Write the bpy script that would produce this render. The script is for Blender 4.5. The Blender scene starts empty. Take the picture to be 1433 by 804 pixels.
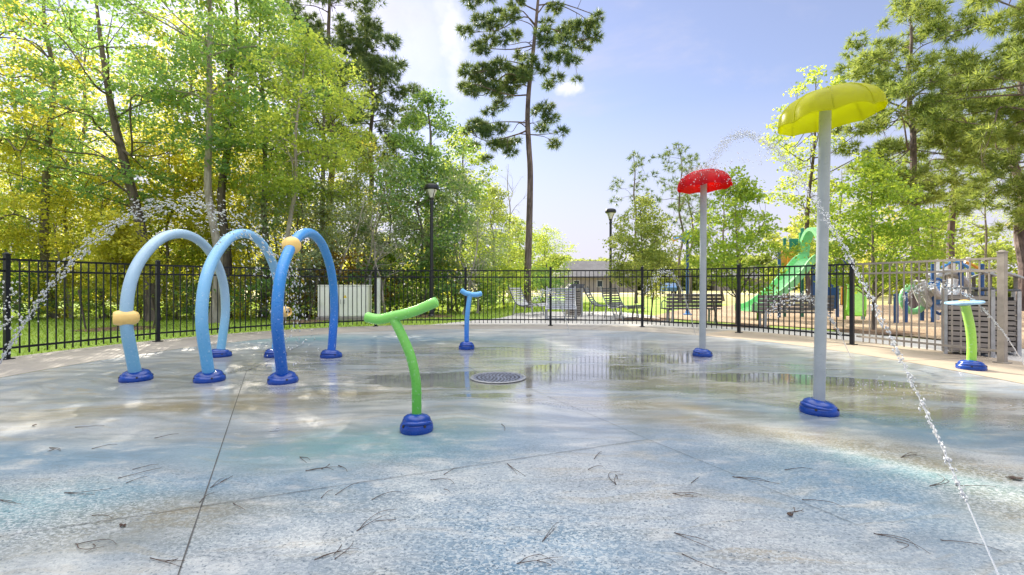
import bpy, math, random
import numpy as np
from mathutils import Vector, Matrix

R = math.radians
PI = math.pi
rng = np.random.default_rng(7)
random.seed(7)

S = bpy.context.scene
COL = S.collection
F, HZ, CX, CH = 648.0, 398.0, 716.5, 1.15      # focal (px), horizon row, centre column, eye height


def G(px, py):                       # a ground point seen at a photo pixel
    y = F * CH / (py - HZ)
    return Vector(((px - CX) / F * y, y, 0))


def P(px, py, y):                    # a point at distance y seen at a photo pixel
    return Vector(((px - CX) / F * y, y, CH - (py - HZ) / F * y))


def XY(px, y):
    return Vector(((px - CX) / F * y, y, 0))


# ------------------------------------------------------------------ materials
def newmat(name):
    m = bpy.data.materials.new(name)
    m.use_nodes = True
    nt = m.node_tree
    nt.nodes.clear()
    out = nt.nodes.new('ShaderNodeOutputMaterial')
    return m, nt, out


class NT:
    def __init__(s, nt):
        s.nt = nt

    def n(s, t, **k):
        x = s.nt.nodes.new(t)
        for a, b in k.items():
            setattr(x, a, b)
        return x

    def l(s, a, b):
        s.nt.links.new(a, b)

    def put(s, sock, v):
        if isinstance(v, bpy.types.NodeSocket):
            s.l(v, sock)
        elif isinstance(v, (tuple, list)) and len(v) == 3 and sock.type == 'RGBA':
            sock.default_value = (*v, 1)
        else:
            sock.default_value = v

    def math(s, op, a, b=None, c=None, clamp=False):
        x = s.n('ShaderNodeMath', operation=op, use_clamp=clamp)
        s.put(x.inputs[0], a)
        if b is not None:
            s.put(x.inputs[1], b)
        if c is not None:
            s.put(x.inputs[2], c)
        return x.outputs[0]

    def mix(s, f, a, b, blend='MIX'):
        x = s.n('ShaderNodeMix', data_type='RGBA', blend_type=blend)
        s.put(x.inputs[0], f)
        s.put(x.inputs[6], a)
        s.put(x.inputs[7], b)
        return x.outputs[2]

    def ramp(s, v, lo, hi):
        x = s.n('ShaderNodeMapRange', clamp=True, interpolation_type='SMOOTHSTEP')
        s.put(x.inputs[0], v)
        x.inputs[1].default_value = lo
        x.inputs[2].default_value = hi
        return x.outputs[0]

    def noise(s, vec, scale, detail=4, rough=.55, dist=0.0):
        x = s.n('ShaderNodeTexNoise')
        if vec is not None:
            s.l(vec, x.inputs['Vector'])
        x.inputs['Scale'].default_value = scale
        x.inputs['Detail'].default_value = detail
        x.inputs['Roughness'].default_value = rough
        x.inputs['Distortion'].default_value = dist
        return x.outputs['Fac']

    def mapping(s, vec, rot=0, scale=(1, 1, 1), loc=(0, 0, 0)):
        x = s.n('ShaderNodeMapping')
        s.l(vec, x.inputs[0])
        x.inputs['Rotation'].default_value = (0, 0, rot)
        x.inputs['Scale'].default_value = scale
        x.inputs['Location'].default_value = loc
        return x.outputs[0]

    def bump(s, h, strength=.3, dist=.01):
        x = s.n('ShaderNodeBump')
        s.put(x.inputs['Strength'], strength)
        x.inputs['Distance'].default_value = dist
        s.l(h, x.inputs['Height'])
        return x.outputs[0]

    def bsdf(s, out, **k):
        b = s.n('ShaderNodeBsdfPrincipled')
        for a, v in k.items():
            s.put(b.inputs[a.replace('_', ' ')], v)
        s.l(b.outputs[0], out.inputs[0])
        return b


def coord(t, kind='Object'):
    return t.n('ShaderNodeTexCoord').outputs[kind]


def paint(name, col, rough=.35, metal=0.0, vary=.12, scale=9.0, bumpy=.0, spec=.5):
    m, nt, out = newmat(name)
    t = NT(nt)
    c = coord(t)
    f = t.noise(c, scale, 5, .6)
    f2 = t.noise(c, scale * 7, 3, .6)
    dark = tuple(x * (1 - vary) for x in col)
    lite = tuple(min(1, x * (1 + vary)) for x in col)
    cc = t.mix(t.ramp(f, .3, .7), dark, lite)
    r = t.math('MULTIPLY_ADD', f2, .25, rough - .12)
    b = t.bsdf(out, Base_Color=cc, Roughness=r, Metallic=metal)
    b.inputs['Specular IOR Level'].default_value = spec
    if bumpy:
        t.l(t.bump(f2, bumpy, .004), b.inputs['Normal'])
    return m


def gradient_paint(name, low, high, z0, z1, rough=.3):
    """pipe whose paint fades from one blue to another up its height"""
    m, nt, out = newmat(name)
    t = NT(nt)
    c = coord(t)
    sep = t.n('ShaderNodeSeparateXYZ')
    t.l(c, sep.inputs[0])
    f = t.ramp(t.math('MULTIPLY_ADD', t.noise(c, 3, 2), .25, t.math('SUBTRACT', sep.outputs[2], .12)), z0, z1)
    cc = t.mix(f, low, high)
    cc = t.mix(t.math('MULTIPLY', t.ramp(t.noise(c, 40, 4), .58, .75), .35), cc, (.8, .85, .9))
    t.bsdf(out, Base_Color=cc, Roughness=t.math('MULTIPLY_ADD', t.noise(c, 30), .2, rough - .1))
    return m


def leaf_mat(name, a, b, tr_a, tr_b, tr=.5, gloss=.35):
    m, nt, out = newmat(name)
    t = NT(nt)
    rnd = t.n('ShaderNodeNewGeometry').outputs['Random Per Island']
    c = coord(t)
    big = t.ramp(t.noise(c, .55, 3, .6), .32, .68)
    f = t.math('ADD', t.math('MULTIPLY', rnd, .65), t.math('MULTIPLY', big, .35))
    ca = t.mix(f, a, b)
    ct = t.mix(f, tr_a, tr_b)
    d = t.n('ShaderNodeBsdfPrincipled')
    t.l(ca, d.inputs['Base Color'])
    d.inputs['Roughness'].default_value = .45
    d.inputs['Specular IOR Level'].default_value = gloss
    x = t.n('ShaderNodeBsdfTranslucent')
    t.l(ct, x.inputs[0])
    mx = t.n('ShaderNodeMixShader')
    mx.inputs[0].default_value = tr
    t.l(d.outputs[0], mx.inputs[1])
    t.l(x.outputs[0], mx.inputs[2])
    t.l(mx.outputs[0], out.inputs[0])
    return m


def bark_mat(name, a, b, sc=6):
    m, nt, out = newmat(name)
    t = NT(nt)
    c = coord(t)
    v = t.mapping(c, 0, (sc, sc, sc * .22))
    f = t.noise(v, 1.6, 6, .65, .6)
    f2 = t.noise(c, 1.1, 3)
    cc = t.mix(t.ramp(f, .35, .66), a, b)
    cc = t.mix(t.math('MULTIPLY', t.ramp(f2, .5, .7), .4), cc, tuple(x * 1.5 for x in b))
    bs = t.bsdf(out, Base_Color=cc, Roughness=.9)
    t.l(t.bump(f, .8, .02), bs.inputs['Normal'])
    return m


def translucent_plastic(name, col, tr_col, tr=.55):
    m, nt, out = newmat(name)
    t = NT(nt)
    c = coord(t)
    f = t.noise(c, 6, 4)
    cc = t.mix(t.ramp(f, .3, .7), tuple(x * .85 for x in col), col)
    d = t.n('ShaderNodeBsdfPrincipled')
    t.l(cc, d.inputs['Base Color'])
    d.inputs['Roughness'].default_value = .25
    x = t.n('ShaderNodeBsdfTranslucent')
    x.inputs[0].default_value = (*tr_col, 1)
    mx = t.n('ShaderNodeMixShader')
    mx.inputs[0].default_value = tr
    t.l(d.outputs[0], mx.inputs[1])
    t.l(x.outputs[0], mx.inputs[2])
    tp = t.n('ShaderNodeBsdfTransparent')
    tp.inputs[0].default_value = (*[min(1, q * 1.2) for q in tr_col], 1)
    m2 = t.n('ShaderNodeMixShader')
    m2.inputs[0].default_value = .38
    t.l(mx.outputs[0], m2.inputs[1])
    t.l(tp.outputs[0], m2.inputs[2])
    t.l(m2.outputs[0], out.inputs[0])
    return m


def wood_mat(name, a, b, along='x'):
    m, nt, out = newmat(name)
    t = NT(nt)
    c = coord(t)
    sc = {'x': (1, 14, 14), 'y': (14, 1, 14), 'z': (14, 14, 1)}[along]
    f = t.noise(t.mapping(c, 0, sc), 2.2, 5, .6, .4)
    cc = t.mix(t.ramp(f, .3, .7), a, b)
    bs = t.bsdf(out, Base_Color=cc, Roughness=.65)
    t.l(t.bump(f, .3, .004), bs.inputs['Normal'])
    return m


def ground_mat(name, cols, scale=1.0, bumpy=.6, bd=.03, rough=.9, fine=18):
    m, nt, out = newmat(name)
    t = NT(nt)
    c = coord(t)
    f = t.noise(c, .35 * scale, 5, .6)
    f2 = t.noise(c, fine * scale, 5, .7)
    f3 = t.noise(c, 3.0 * scale, 4, .6)
    cc = t.mix(t.ramp(f, .35, .65), cols[0], cols[1])
    cc = t.mix(t.math('MULTIPLY', t.ramp(f2, .42, .62), .7), cc, cols[2])
    cc = t.mix(t.math('MULTIPLY', t.ramp(f3, .5, .7), .35), cc, cols[0])
    bs = t.bsdf(out, Base_Color=cc, Roughness=rough)
    t.l(t.bump(f2, bumpy, bd), bs.inputs['Normal'])
    return m


def concrete_mat(name, a, b, stain, wet=.0):
    m, nt, out = newmat(name)
    t = NT(nt)
    c = coord(t)
    f = t.noise(c, .9, 5, .6, .4)
    f2 = t.noise(c, 60, 3, .7)
    f3 = t.noise(c, 5, 5, .65)
    cc = t.mix(t.ramp(f, .3, .7), a, b)
    cc = t.mix(t.math('MULTIPLY', t.ramp(f3, .5, .72), .4), cc, stain)
    cc = t.mix(t.math('MULTIPLY', f2, .25), cc, tuple(x * .7 for x in a))
    bs = t.bsdf(out, Base_Color=cc, Roughness=t.math('MULTIPLY_ADD', f, -wet, .75))
    t.l(t.bump(f2, .35, .004), bs.inputs['Normal'])
    return m


def pad_mat():
    """painted, textured and partly wet play surface"""
    m, nt, out = newmat('painted_wet_pad')
    t = NT(nt)
    c0 = coord(t)
    # swirl the coordinates
    nx = t.n('ShaderNodeTexNoise')
    t.l(c0, nx.inputs['Vector'])
    nx.inputs['Scale'].default_value = .55
    nx.inputs['Detail'].default_value = 3
    vm = t.n('ShaderNodeVectorMath', operation='MULTIPLY_ADD')
    t.l(nx.outputs['Color'], vm.inputs[0])
    vm.inputs[1].default_value = (1.1, 1.1, 0)
    vm.inputs[2].default_value = (-.55, -.55, 0)
    va = t.n('ShaderNodeVectorMath', operation='ADD')
    t.l(c0, va.inputs[0])
    t.l(vm.outputs[0], va.inputs[1])
    c = va.outputs[0]

    def blob(cx, cy, rx, ry, ang, soft=.5, src=None):
        mp = t.n('ShaderNodeMapping', vector_type='TEXTURE')
        t.l(src or c, mp.inputs[0])
        mp.inputs['Location'].default_value = (cx, cy, 0)
        mp.inputs['Rotation'].default_value = (0, 0, R(ang))
        mp.inputs['Scale'].default_value = (rx, ry, 1)
        ln = t.n('ShaderNodeVectorMath', operation='LENGTH')
        t.l(mp.outputs[0], ln.inputs[0])
        return t.ramp(ln.outputs[1], 1 + soft * .5, 1 - soft)

    fr = t.noise(t.mapping(c0, R(20), (1, 2.4, 1)), 3.2, 7, .68, .5)

    def rough_edge(v, k=1.1):
        return t.ramp(t.math('ADD', v, t.math('MULTIPLY', t.math('SUBTRACT', fr, .5), k)), .22, .80)

    def mx(*v):
        a = v[0]
        for b in v[1:]:
            a = t.math('MAXIMUM', a, b)
        return a

    streak = t.noise(t.mapping(c, R(24), (.5, 2.6, 1)), 1.5, 6, .62, .7)
    streak2 = t.noise(t.mapping(c, R(-14), (.6, 3.2, 1)), 1.9, 6, .62, 1.1)
    broad = t.noise(c, .6, 4, .55, .8)
    fine = t.noise(c0, 45, 4, .7)
    grain = t.noise(c0, 140, 2, .7)
    col = t.mix(t.ramp(broad, .35, .65), (.20, .235, .275), (.40, .40, .39))
    col = t.mix(t.math('MULTIPLY', t.ramp(streak, .46, .62), .72), col, (.165, .185, .205))
    col = t.mix(t.math('MULTIPLY', t.ramp(streak2, .50, .66), .6), col, (.29, .25, .18))
    blue = mx(blob(-1.9, 2.35, 1.79, 0.57, 14, .95), blob(.05, 1.95, 0.84, 1.01, 20, .95), blob(2.1, 2.5, 1.90, 0.68, -38, .95),
              blob(-3.2, 3.0, 1.46, 0.47, 8, .95), blob(-2.5, 9.6, 2.91, 1.08, 10, .95), blob(3.2, 3.9, 1.57, 0.54, -30, .95), blob(-.4, 3.3, 1.01, 0.47, 10, .95))
    teal = mx(blob(-1.2, 3.35, 1.01, 0.41, 16, .95), blob(-3.0, 2.15, 0.90, 0.34, 15, .95), blob(2.6, 2.7, 1.01, 0.41, -40, .95), blob(-4.6, 9.8, 1.57, 0.68, 20, .95), blob(1.9, 5.2, 0.56, 0.27, -10, .95))
    tan = mx(blob(1.5, 4.4, 1.2, .22, -16, .95), blob(3.4, 4.4, 1.3, .25, -28, .95), blob(.9, 6.3, .9, .2, 8, .95), blob(2.6, 2.2, .5, .6, -50, .95), blob(-1.8, 2.2, .7, .3, 15, .95), blob(2.05, 3.6, 1.68, 0.30, -30, .95), blob(1.9, 5.4, 1.46, 0.38, -12, .95), blob(2.7, 3.0, 1.34, 0.22, -38, .95), blob(-3.0, 4.4, 1.79, 0.27, 12, .95), blob(4.0, 5.0, 1.57, 0.41, -25, .95), blob(-2.0, 4.9, 1.68, 0.16, 8, .95))
    moss = mx(blob(2.2, 5.9, 0.62, 0.22, -6, .95), blob(1.55, 6.5, 0.56, 0.19, 4, .95), blob(1.6, 5.2, 0.67, 0.16, -8, .95), blob(.2, 5.6, 0.62, 0.14, 0, .95))
    def worn(v, k):
        return t.math('MULTIPLY', t.math('MULTIPLY', v, t.math('MULTIPLY_ADD', t.ramp(fr, .32, .66), .62, .38)), k)
    col = t.mix(worn(blue, .98), col, (.060, .155, .25))
    col = t.mix(worn(teal, .75), col, (.09, .24, .25))
    col = t.mix(worn(tan, .92), col, (.19, .15, .075))
    col = t.mix(worn(moss, .85), col, (.10, .10, .065))
    col = t.mix(t.math('MULTIPLY', t.ramp(fr, .50, .68), .45), col, (.15, .165, .18))
    col = t.mix(t.math('MULTIPLY', t.ramp(fr, .46, .30), .40), col, (.48, .48, .47))
    # knock-down texture: pale flecks where the paint wore, over blue ground
    kd = t.noise(t.mapping(c0, R(18), (1, 1.5, 1)), 46, 4, .62, .9)
    near = t.math('MULTIPLY', mx(blob(.2, 1.9, 2.2, 1.5, 0, .6), blob(2.4, 2.4, 1.9, 1.3, -30, .6), blob(-2.6, 2.3, 1.5, .6, 10, .6)), t.ramp(broad, .2, .6))
    fl = t.math('MULTIPLY', t.ramp(kd, .49, .55), near)
    col = t.mix(t.math('MULTIPLY', fl, .70), col, (.43, .465, .485))
    pit = t.math('MULTIPLY', t.ramp(t.noise(c0, 70, 3, .6, .5), .56, .66), t.math('MULTIPLY_ADD', near, .70, .28))
    col = t.mix(pit, col, (.035, .065, .10))
    col = t.mix(t.math('MULTIPLY', t.ramp(fine, .5, .7), .22), col, (.16, .19, .215))
    # water: puddle round the drain and thin wet films elsewhere
    pn = t.noise(c0, .9, 4, .55, .5)
    pud = mx(blob(-.6, 5.70, 1.5, .60, 0, .5), blob(-.2, 4.75, .5, .22, 5, .6), blob(-.3, 5.75, 1.7, .55, 2, .5), blob(1.0, 6.1, 1.5, .60, 4, .5), blob(2.0, 7.2, 1.6, .55, 15, .5), blob(3.6, 5.6, 1.6, .35, -20, .5))
    pud = t.ramp(t.math('ADD', t.math('ADD', t.math('MULTIPLY', pud, .92), t.math('MULTIPLY', t.math('SUBTRACT', fr, .5), 1.5)), t.math('MULTIPLY', t.math('SUBTRACT', pn, .5), 1.7)), .40, .74)
    film = mx(blob(.3, 6.6, 6.5, 3.6, 0, .6), blob(3.6, 4.6, 2.8, 1.2, -20, .6))
    film = t.math('MULTIPLY', film, t.ramp(t.math('ADD', streak, t.math('MULTIPLY', broad, .6)), .45, .85))
    ro = t.math('MULTIPLY_ADD', film, -.26, .50)
    ro = t.math('MULTIPLY_ADD', fine, .12, t.math('SUBTRACT', ro, .06))
    rl = t.n('ShaderNodeMix', data_type='FLOAT')
    t.l(pud, rl.inputs[0])
    t.l(ro, rl.inputs[2])
    rl.inputs[3].default_value = .035
    wetcol = t.mix(t.math('MAXIMUM', t.math('MULTIPLY', pud, .6), t.math('MULTIPLY', film, .10)), col, (.11, .115, .11))
    b = t.bsdf(out, Base_Color=wetcol, Roughness=rl.outputs[0])
    b.inputs['Specular IOR Level'].default_value = .32
    t.l(t.math('MULTIPLY_ADD', film, .66, .0), b.inputs['Coat Weight'])
    t.l(t.math('MULTIPLY_ADD', fine, .12, t.math('MULTIPLY_ADD', film, -.08, .12)), b.inputs['Coat Roughness'])
    h = t.math('ADD', t.math('MULTIPLY', kd, .7), t.math('MULTIPLY', grain, .5))
    st = t.math('MULTIPLY', t.math('SUBTRACT', 1.0, pud), t.math('MULTIPLY_ADD', film, -.30, .42))
    t.l(t.bump(h, t.math('MAXIMUM', st, .012), .006), b.inputs['Normal'])
    return m


M = {}
M['pad'] = pad_mat()
M['apron'] = concrete_mat('apron_concrete', (.27, .25, .23), (.35, .32, .28), (.21, .19, .17), .25)
M['tan_walk'] = concrete_mat('tan_concrete', (.33, .275, .21), (.41, .34, .26), (.28, .22, .165), .2)
M['patio'] = concrete_mat('patio_concrete', (.46, .45, .44), (.55, .53, .50), (.38, .36, .34), .1)
M['joint'] = paint('joint_dark', (.07, .07, .07), .9)
M['ground'] = ground_mat('dry_field', [(.36, .33, .12), (.48, .42, .20), (.24, .25, .08)], .5)
M['lawn'] = ground_mat('lawn_turf', [(.24, .38, .045), (.34, .45, .07), (.16, .27, .035)], 1, .9, .04)
M['mulch'] = ground_mat('bark_mulch', [(.17, .10, .06), (.26, .17, .11), (.08, .05, .035)], 1.2, 1, .05, .95, 14)
M['chips'] = ground_mat('wood_chips', [(.36, .26, .17), (.46, .35, .24), (.22, .15, .10)], 1.2, 1, .04, .95, 14)
M['fence'] = paint('black_powder_coat', (.007, .009, .014), .36, 0, .3, 8, 0, .35)
M['fence_sunlit'] = paint('black_coat_sunlit_tone', (.29, .26, .225), .42, 0, .15, 8)  # the fence's black paint, with sun glare put into the colour as taupe
M['base_blue'] = paint('royal_blue_plastic', (.002, .042, .27), .24, 0, .15, 14)
M['blue_pale'] = gradient_paint('pale_blue_pipe', (.18, .44, .64), (.38, .55, .70), .2, 1.3)
M['blue_mid'] = gradient_paint('sky_blue_pipe', (.12, .42, .74), (.26, .54, .82), .2, 1.4)
M['blue_deep'] = gradient_paint('deep_blue_pipe', (.006, .105, .48), (.05, .29, .70), .1, 1.6)
M['blue_tee'] = gradient_paint('bright_blue_pipe', (.02, .17, .62), (.13, .42, .80), .1, 1.0)
M['green'] = gradient_paint('lime_green_pipe', (.09, .40, .045), (.22, .62, .12), .1, 1.0)
M['lime'] = gradient_paint('yellow_green_pipe', (.30, .62, .07), (.36, .66, .12), .1, 1.0)
M['cream'] = paint('yellow_nozzle_plastic', (.88, .60, .20), .35, 0, .08, 10)
M['hole'] = paint('dark_hole', (.01, .01, .012), .6)
M['disc'] = paint('pale_blue_disc', (.30, .52, .72), .4, 0, .2, 12)
M['pole'] = paint('pale_grey_paint', (.34, .38, .41), .3, 0, .08, 4)
M['yellow_dome'] = translucent_plastic('yellow_dome_plastic', (.54, .54, .03), (.72, .74, .02), .6)
M['red_dome'] = translucent_plastic('red_dome_plastic', (.36, .010, .03), (.85, .07, .01), .55)
M['drain'] = paint('worn_blue_grey_cast_iron', (.12, .135, .19), .5, .2, .5, 30, .3)
M['drain_ring'] = paint('drain_rim', (.22, .23, .25), .45, .2, .2, 20)
M['lamp'] = paint('black_lamp_paint', (.016, .018, .022), .35)
M['glass'] = paint('frosted_lamp_glass', (.70, .70, .68), .2)
M['box'] = paint('cream_enamel', (.88, .87, .83), .45, 0, .04, 3)
M['warn'] = paint('warning_yellow', (.80, .58, .03), .5)
M['metal'] = paint('galvanised_metal', (.42, .43, .45), .4, .5, .15)
M['white'] = paint('white_paint', (.72, .72, .70), .4)
M['slat_white'] = paint('silver_slat', (.55, .55, .57), .38, .2, .1)
M['slat_mid'] = paint('blue_grey_slat', (.26, .28, .33), .4, .1, .15)
M['slat_dark'] = paint('dark_grey_slat', (.12, .13, .15), .4, .1, .2)
M['wood_grey'] = wood_mat('weathered_bench_wood', (.12, .105, .10), (.24, .21, .19))
M['wood_bin'] = wood_mat('weathered_bin_wood', (.20, .18, .165), (.34, .31, .28))
M['play_green'] = paint('slide_green', (.22, .58, .25), .35)
M['play_lime'] = paint('play_lime', (.22, .48, .04), .4)
M['play_teal'] = paint('play_dark_green', (.02, .17, .13), .4)
M['play_blue'] = paint('play_blue', (.02, .08, .24), .4)
M['play_sky'] = paint('play_light_blue', (.05, .22, .55), .4)
M['play_orange'] = paint('play_orange', (.72, .32, .04), .4)
M['play_yellow'] = paint('play_yellow', (.75, .55, .05), .4)
M['play_grey'] = paint('play_pale_grey', (.42, .43, .45), .4)
M['brick'] = ground_mat('tan_brick', [(.30, .27, .26), (.38, .34, .33), (.24, .21, .20)], 3, .3, .01)
M['shingle'] = ground_mat('grey_shingle', [(.20, .19, .19), (.26, .25, .25), (.14, .14, .14)], 3, .4, .01)
M['car'] = paint('blue_car_paint', (.05, .14, .30), .25)
M['tyre'] = paint('tyre_rubber', (.02, .02, .02), .8)
M['window'] = paint('dark_window', (.04, .05, .06), .1)
M['needle'] = paint('dead_pine_needle', (.055, .03, .02), .7, 0, .4, 20)
M['bark'] = bark_mat('grey_brown_bark', (.09, .075, .062), (.22, .19, .165))
M['bark_dark'] = bark_mat('dark_bark', (.065, .05, .045), (.16, .13, .11))
M['bark_pine'] = bark_mat('pine_bark', (.085, .065, .065), (.22, .17, .17), 4)
M['bark_pale'] = bark_mat('pale_bark', (.22, .19, .16), (.40, .37, .33))
M['leaf_front'] = leaf_mat('leaf_blue_green', (.11, .25, .12), (.19, .35, .15), (.28, .50, .11), (.50, .64, .13), .52)
M['leaf_yellow'] = leaf_mat('leaf_yellow_green', (.22, .27, .05), (.34, .35, .06), (.70, .68, .07), (.97, .88, .13), .62)
M['leaf_mid'] = leaf_mat('leaf_mid_green', (.14, .27, .07), (.25, .35, .08), (.44, .60, .08), (.72, .74, .10), .58)
M['leaf_dark'] = leaf_mat('leaf_dark_green', (.07, .18, .08), (.14, .26, .09), (.22, .40, .08), (.42, .55, .10), .5)
M['leaf_grey'] = leaf_mat('leaf_grey_green', (.22, .30, .18), (.34, .40, .26), (.34, .44, .18), (.54, .58, .28), .5)
M['leaf_olive'] = leaf_mat('leaf_olive', (.14, .21, .05), (.24, .30, .07), (.36, .46, .08), (.58, .60, .12), .5)
M['leaf_young'] = leaf_mat('leaf_fresh_green', (.11, .23, .035), (.20, .32, .05), (.34, .52, .04), (.60, .66, .07), .55)
M['leaf_rust'] = leaf_mat('leaf_autumn', (.16, .09, .025), (.22, .15, .03), (.45, .26, .03), (.60, .42, .05), .5)
M['pine'] = leaf_mat('pine_needles', (.055, .13, .075), (.12, .20, .075), (.12, .21, .06), (.36, .40, .08), .38)
M['pine_lit'] = leaf_mat('pine_needles_sunlit', (.13, .22, .07), (.25, .33, .09), (.28, .38, .07), (.55, .60, .12), .45)  # lighter copy of the pine needles, sunlight put into the colour
M['grass'] = leaf_mat('grass_blades', (.22, .38, .045), (.36, .48, .07), (.34, .52, .05), (.56, .62, .08), .45)


def water_mat():
    m, nt, out = newmat('splashing_water')
    t = NT(nt)
    b = t.bsdf(out, Base_Color=(.93, .96, 1.0), Roughness=.06, IOR=1.33)
    b.inputs['Transmission Weight'].default_value = .6
    return m


M['water'] = water_mat()


# ------------------------------------------------------------------ mesh helpers
class MB:
    def __init__(s):
        s.v, s.f = [], []

    def add(s, vs, fs):
        o = len(s.v)
        s.v += [tuple(v) for v in vs]
        s.f += [tuple(i + o for i in f) for f in fs]
        return s

    def box(s, c, d, rot=None, bev=0.0):
        x, y, z = (k / 2 for k in d)
        if bev:
            b = min(bev, x * .9, y * .9, z * .9)
            vs = []
            for sx in (-1, 1):
                for sy in (-1, 1):
                    for sz in (-1, 1):
                        vs += [(sx * x, sy * (y - b), sz * (z - b)), (sx * (x - b), sy * y, sz * (z - b)), (sx * (x - b), sy * (y - b), sz * z)]
            idx = lambda sx, sy, sz, k: ((sx > 0) * 4 + (sy > 0) * 2 + (sz > 0)) * 3 + k
            fs = []
            for a in (-1, 1):
                fs += [[idx(a, -1, -1, 0), idx(a, 1, -1, 0), idx(a, 1, 1, 0), idx(a, -1, 1, 0)],
                       [idx(-1, a, -1, 1), idx(1, a, -1, 1), idx(1, a, 1, 1), idx(-1, a, 1, 1)],
                       [idx(-1, -1, a, 2), idx(1, -1, a, 2), idx(1, 1, a, 2), idx(-1, 1, a, 2)]]
                for b2 in (-1, 1):
                    fs += [[idx(a, b2, -1, 0), idx(a, b2, 1, 0), idx(a, b2, 1, 1), idx(a, b2, -1, 1)],
                           [idx(a, -1, b2, 0), idx(a, 1, b2, 0), idx(a, 1, b2, 2), idx(a, -1, b2, 2)],
                           [idx(-1, a, b2, 1), idx(1, a, b2, 1), idx(1, a, b2, 2), idx(-1, a, b2, 2)]]
                    for c2 in (-1, 1):
                        fs.append([idx(a, b2, c2, 0), idx(a, b2, c2, 1), idx(a, b2, c2, 2)])
        else:
            vs = [(sx * x, sy * y, sz * z) for sx in (-1, 1) for sy in (-1, 1) for sz in (-1, 1)]
            fs = [(0, 1, 3, 2), (4, 6, 7, 5), (0, 4, 5, 1), (2, 3, 7, 6), (0, 2, 6, 4), (1, 5, 7, 3)]
        m = rot if rot is not None else Matrix.Identity(3)
        c = Vector(c)
        return s.add([m @ Vector(v) + c for v in vs], fs)

    def bar(s, a, b, w, h=None):           # square bar between two points
        a, b = Vector(a), Vector(b)
        d = (b - a)
        q = d.to_track_quat('Y', 'Z').to_matrix()
        return s.box((a + b) / 2, (w, d.length, h or w), q)

    def tube(s, pts, rad, seg=8, caps=True):
        pts = [Vector(p) for p in pts]
        n = len(pts)
        if not hasattr(rad, '__len__'):
            rad = [rad] * n
        ring = []
        up = None
        for i, p in enumerate(pts):
            d = (pts[min(i + 1, n - 1)] - pts[max(i - 1, 0)])
            if d.length < 1e-9:
                d = Vector((0, 0, 1))
            d.normalize()
            if up is None:
                up = d.orthogonal()
            up = (up - d * up.dot(d))
            if up.length < 1e-6:
                up = d.orthogonal()
            up.normalize()
            w = d.cross(up)
            ring.append([p + (up * math.cos(2 * PI * k / seg) + w * math.sin(2 * PI * k / seg)) * rad[i] for k in range(seg)])
        vs = [v for r in ring for v in r]
        fs = []
        for i in range(n - 1):
            for k in range(seg):
                k2 = (k + 1) % seg
                fs.append((i * seg + k, i * seg + k2, (i + 1) * seg + k2, (i + 1) * seg + k))
        if caps:
            fs.append(tuple(reversed(range(seg))))
            fs.append(tuple((n - 1) * seg + k for k in range(seg)))
        return s.add(vs, fs)

    def lathe(s, prof, seg=24, c=(0, 0, 0), m=None, sx=1, sy=1):
        c = Vector(c)
        m = m or Matrix.Identity(3)
        vs, fs = [], []
        for r, z in prof:
            for k in range(seg):
                a = 2 * PI * k / seg
                vs.append(m @ Vector((r * math.cos(a) * sx, r * math.sin(a) * sy, z)) + c)
        for i in range(len(prof) - 1):
            for k in range(seg):
                k2 = (k + 1) % seg
                fs.append((i * seg + k, i * seg + k2, (i + 1) * seg + k2, (i + 1) * seg + k))
        if prof[0][0] > 1e-6:
            fs.append(tuple(reversed(range(seg))))
        if prof[-1][0] > 1e-6:
            fs.append(tuple((len(prof) - 1) * seg + k for k in range(seg)))
        return s.add(vs, fs)

    def prism(s, outline, y0, y1):         # outline in (x, z), extruded along y
        n = len(outline)
        vs = [(x, y0, z) for x, z in outline] + [(x, y1, z) for x, z in outline]
        fs = [tuple(range(n)), tuple(reversed(range(n, 2 * n)))]
        fs += [(i, i + n, (i + 1) % n + n, (i + 1) % n) for i in range(n)]
        return s.add(vs, fs)

    def ribbon(s, pts, w, th, wdir=Vector((0, 1, 0))):   # flat band of width w along a path
        pts = [Vector(p) for p in pts]
        n = len(pts)
        vs = []
        for i, p in enumerate(pts):
            d = (pts[min(i + 1, n - 1)] - pts[max(i - 1, 0)]).normalized()
            nn = d.cross(wdir).normalized()
            for a, b in ((-1, -1), (1, -1), (1, 1), (-1, 1)):
                vs.append(p + wdir * (a * w / 2) + nn * (b * th / 2))
        fs = []
        for i in range(n - 1):
            for k in range(4):
                k2 = (k + 1) % 4
                fs.append((i * 4 + k, i * 4 + k2, i * 4 + 4 + k2, i * 4 + 4 + k))
        fs += [(3, 2, 1, 0), tuple((n - 1) * 4 + k for k in range(4))]
        return s.add(vs, fs)

    def build(s, name, mat, parent=None, smooth=True, loc=None):
        me = bpy.data.meshes.new(name)
        me.from_pydata(s.v, [], s.f)
        me.validate()
        import bmesh
        bm = bmesh.new()
        bm.from_mesh(me)
        bmesh.ops.recalc_face_normals(bm, faces=bm.faces)
        bm.to_mesh(me)
        bm.free()
        if smooth:
            me.polygons.foreach_set('use_smooth', [True] * len(me.polygons))
            me.set_sharp_from_angle(angle=R(38))
        me.materials.append(mat)
        o = bpy.data.objects.new(name, me)
        COL.objects.link(o)
        if parent:
            o.parent = parent
        if loc is not None:
            o.location = loc
        return o


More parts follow.
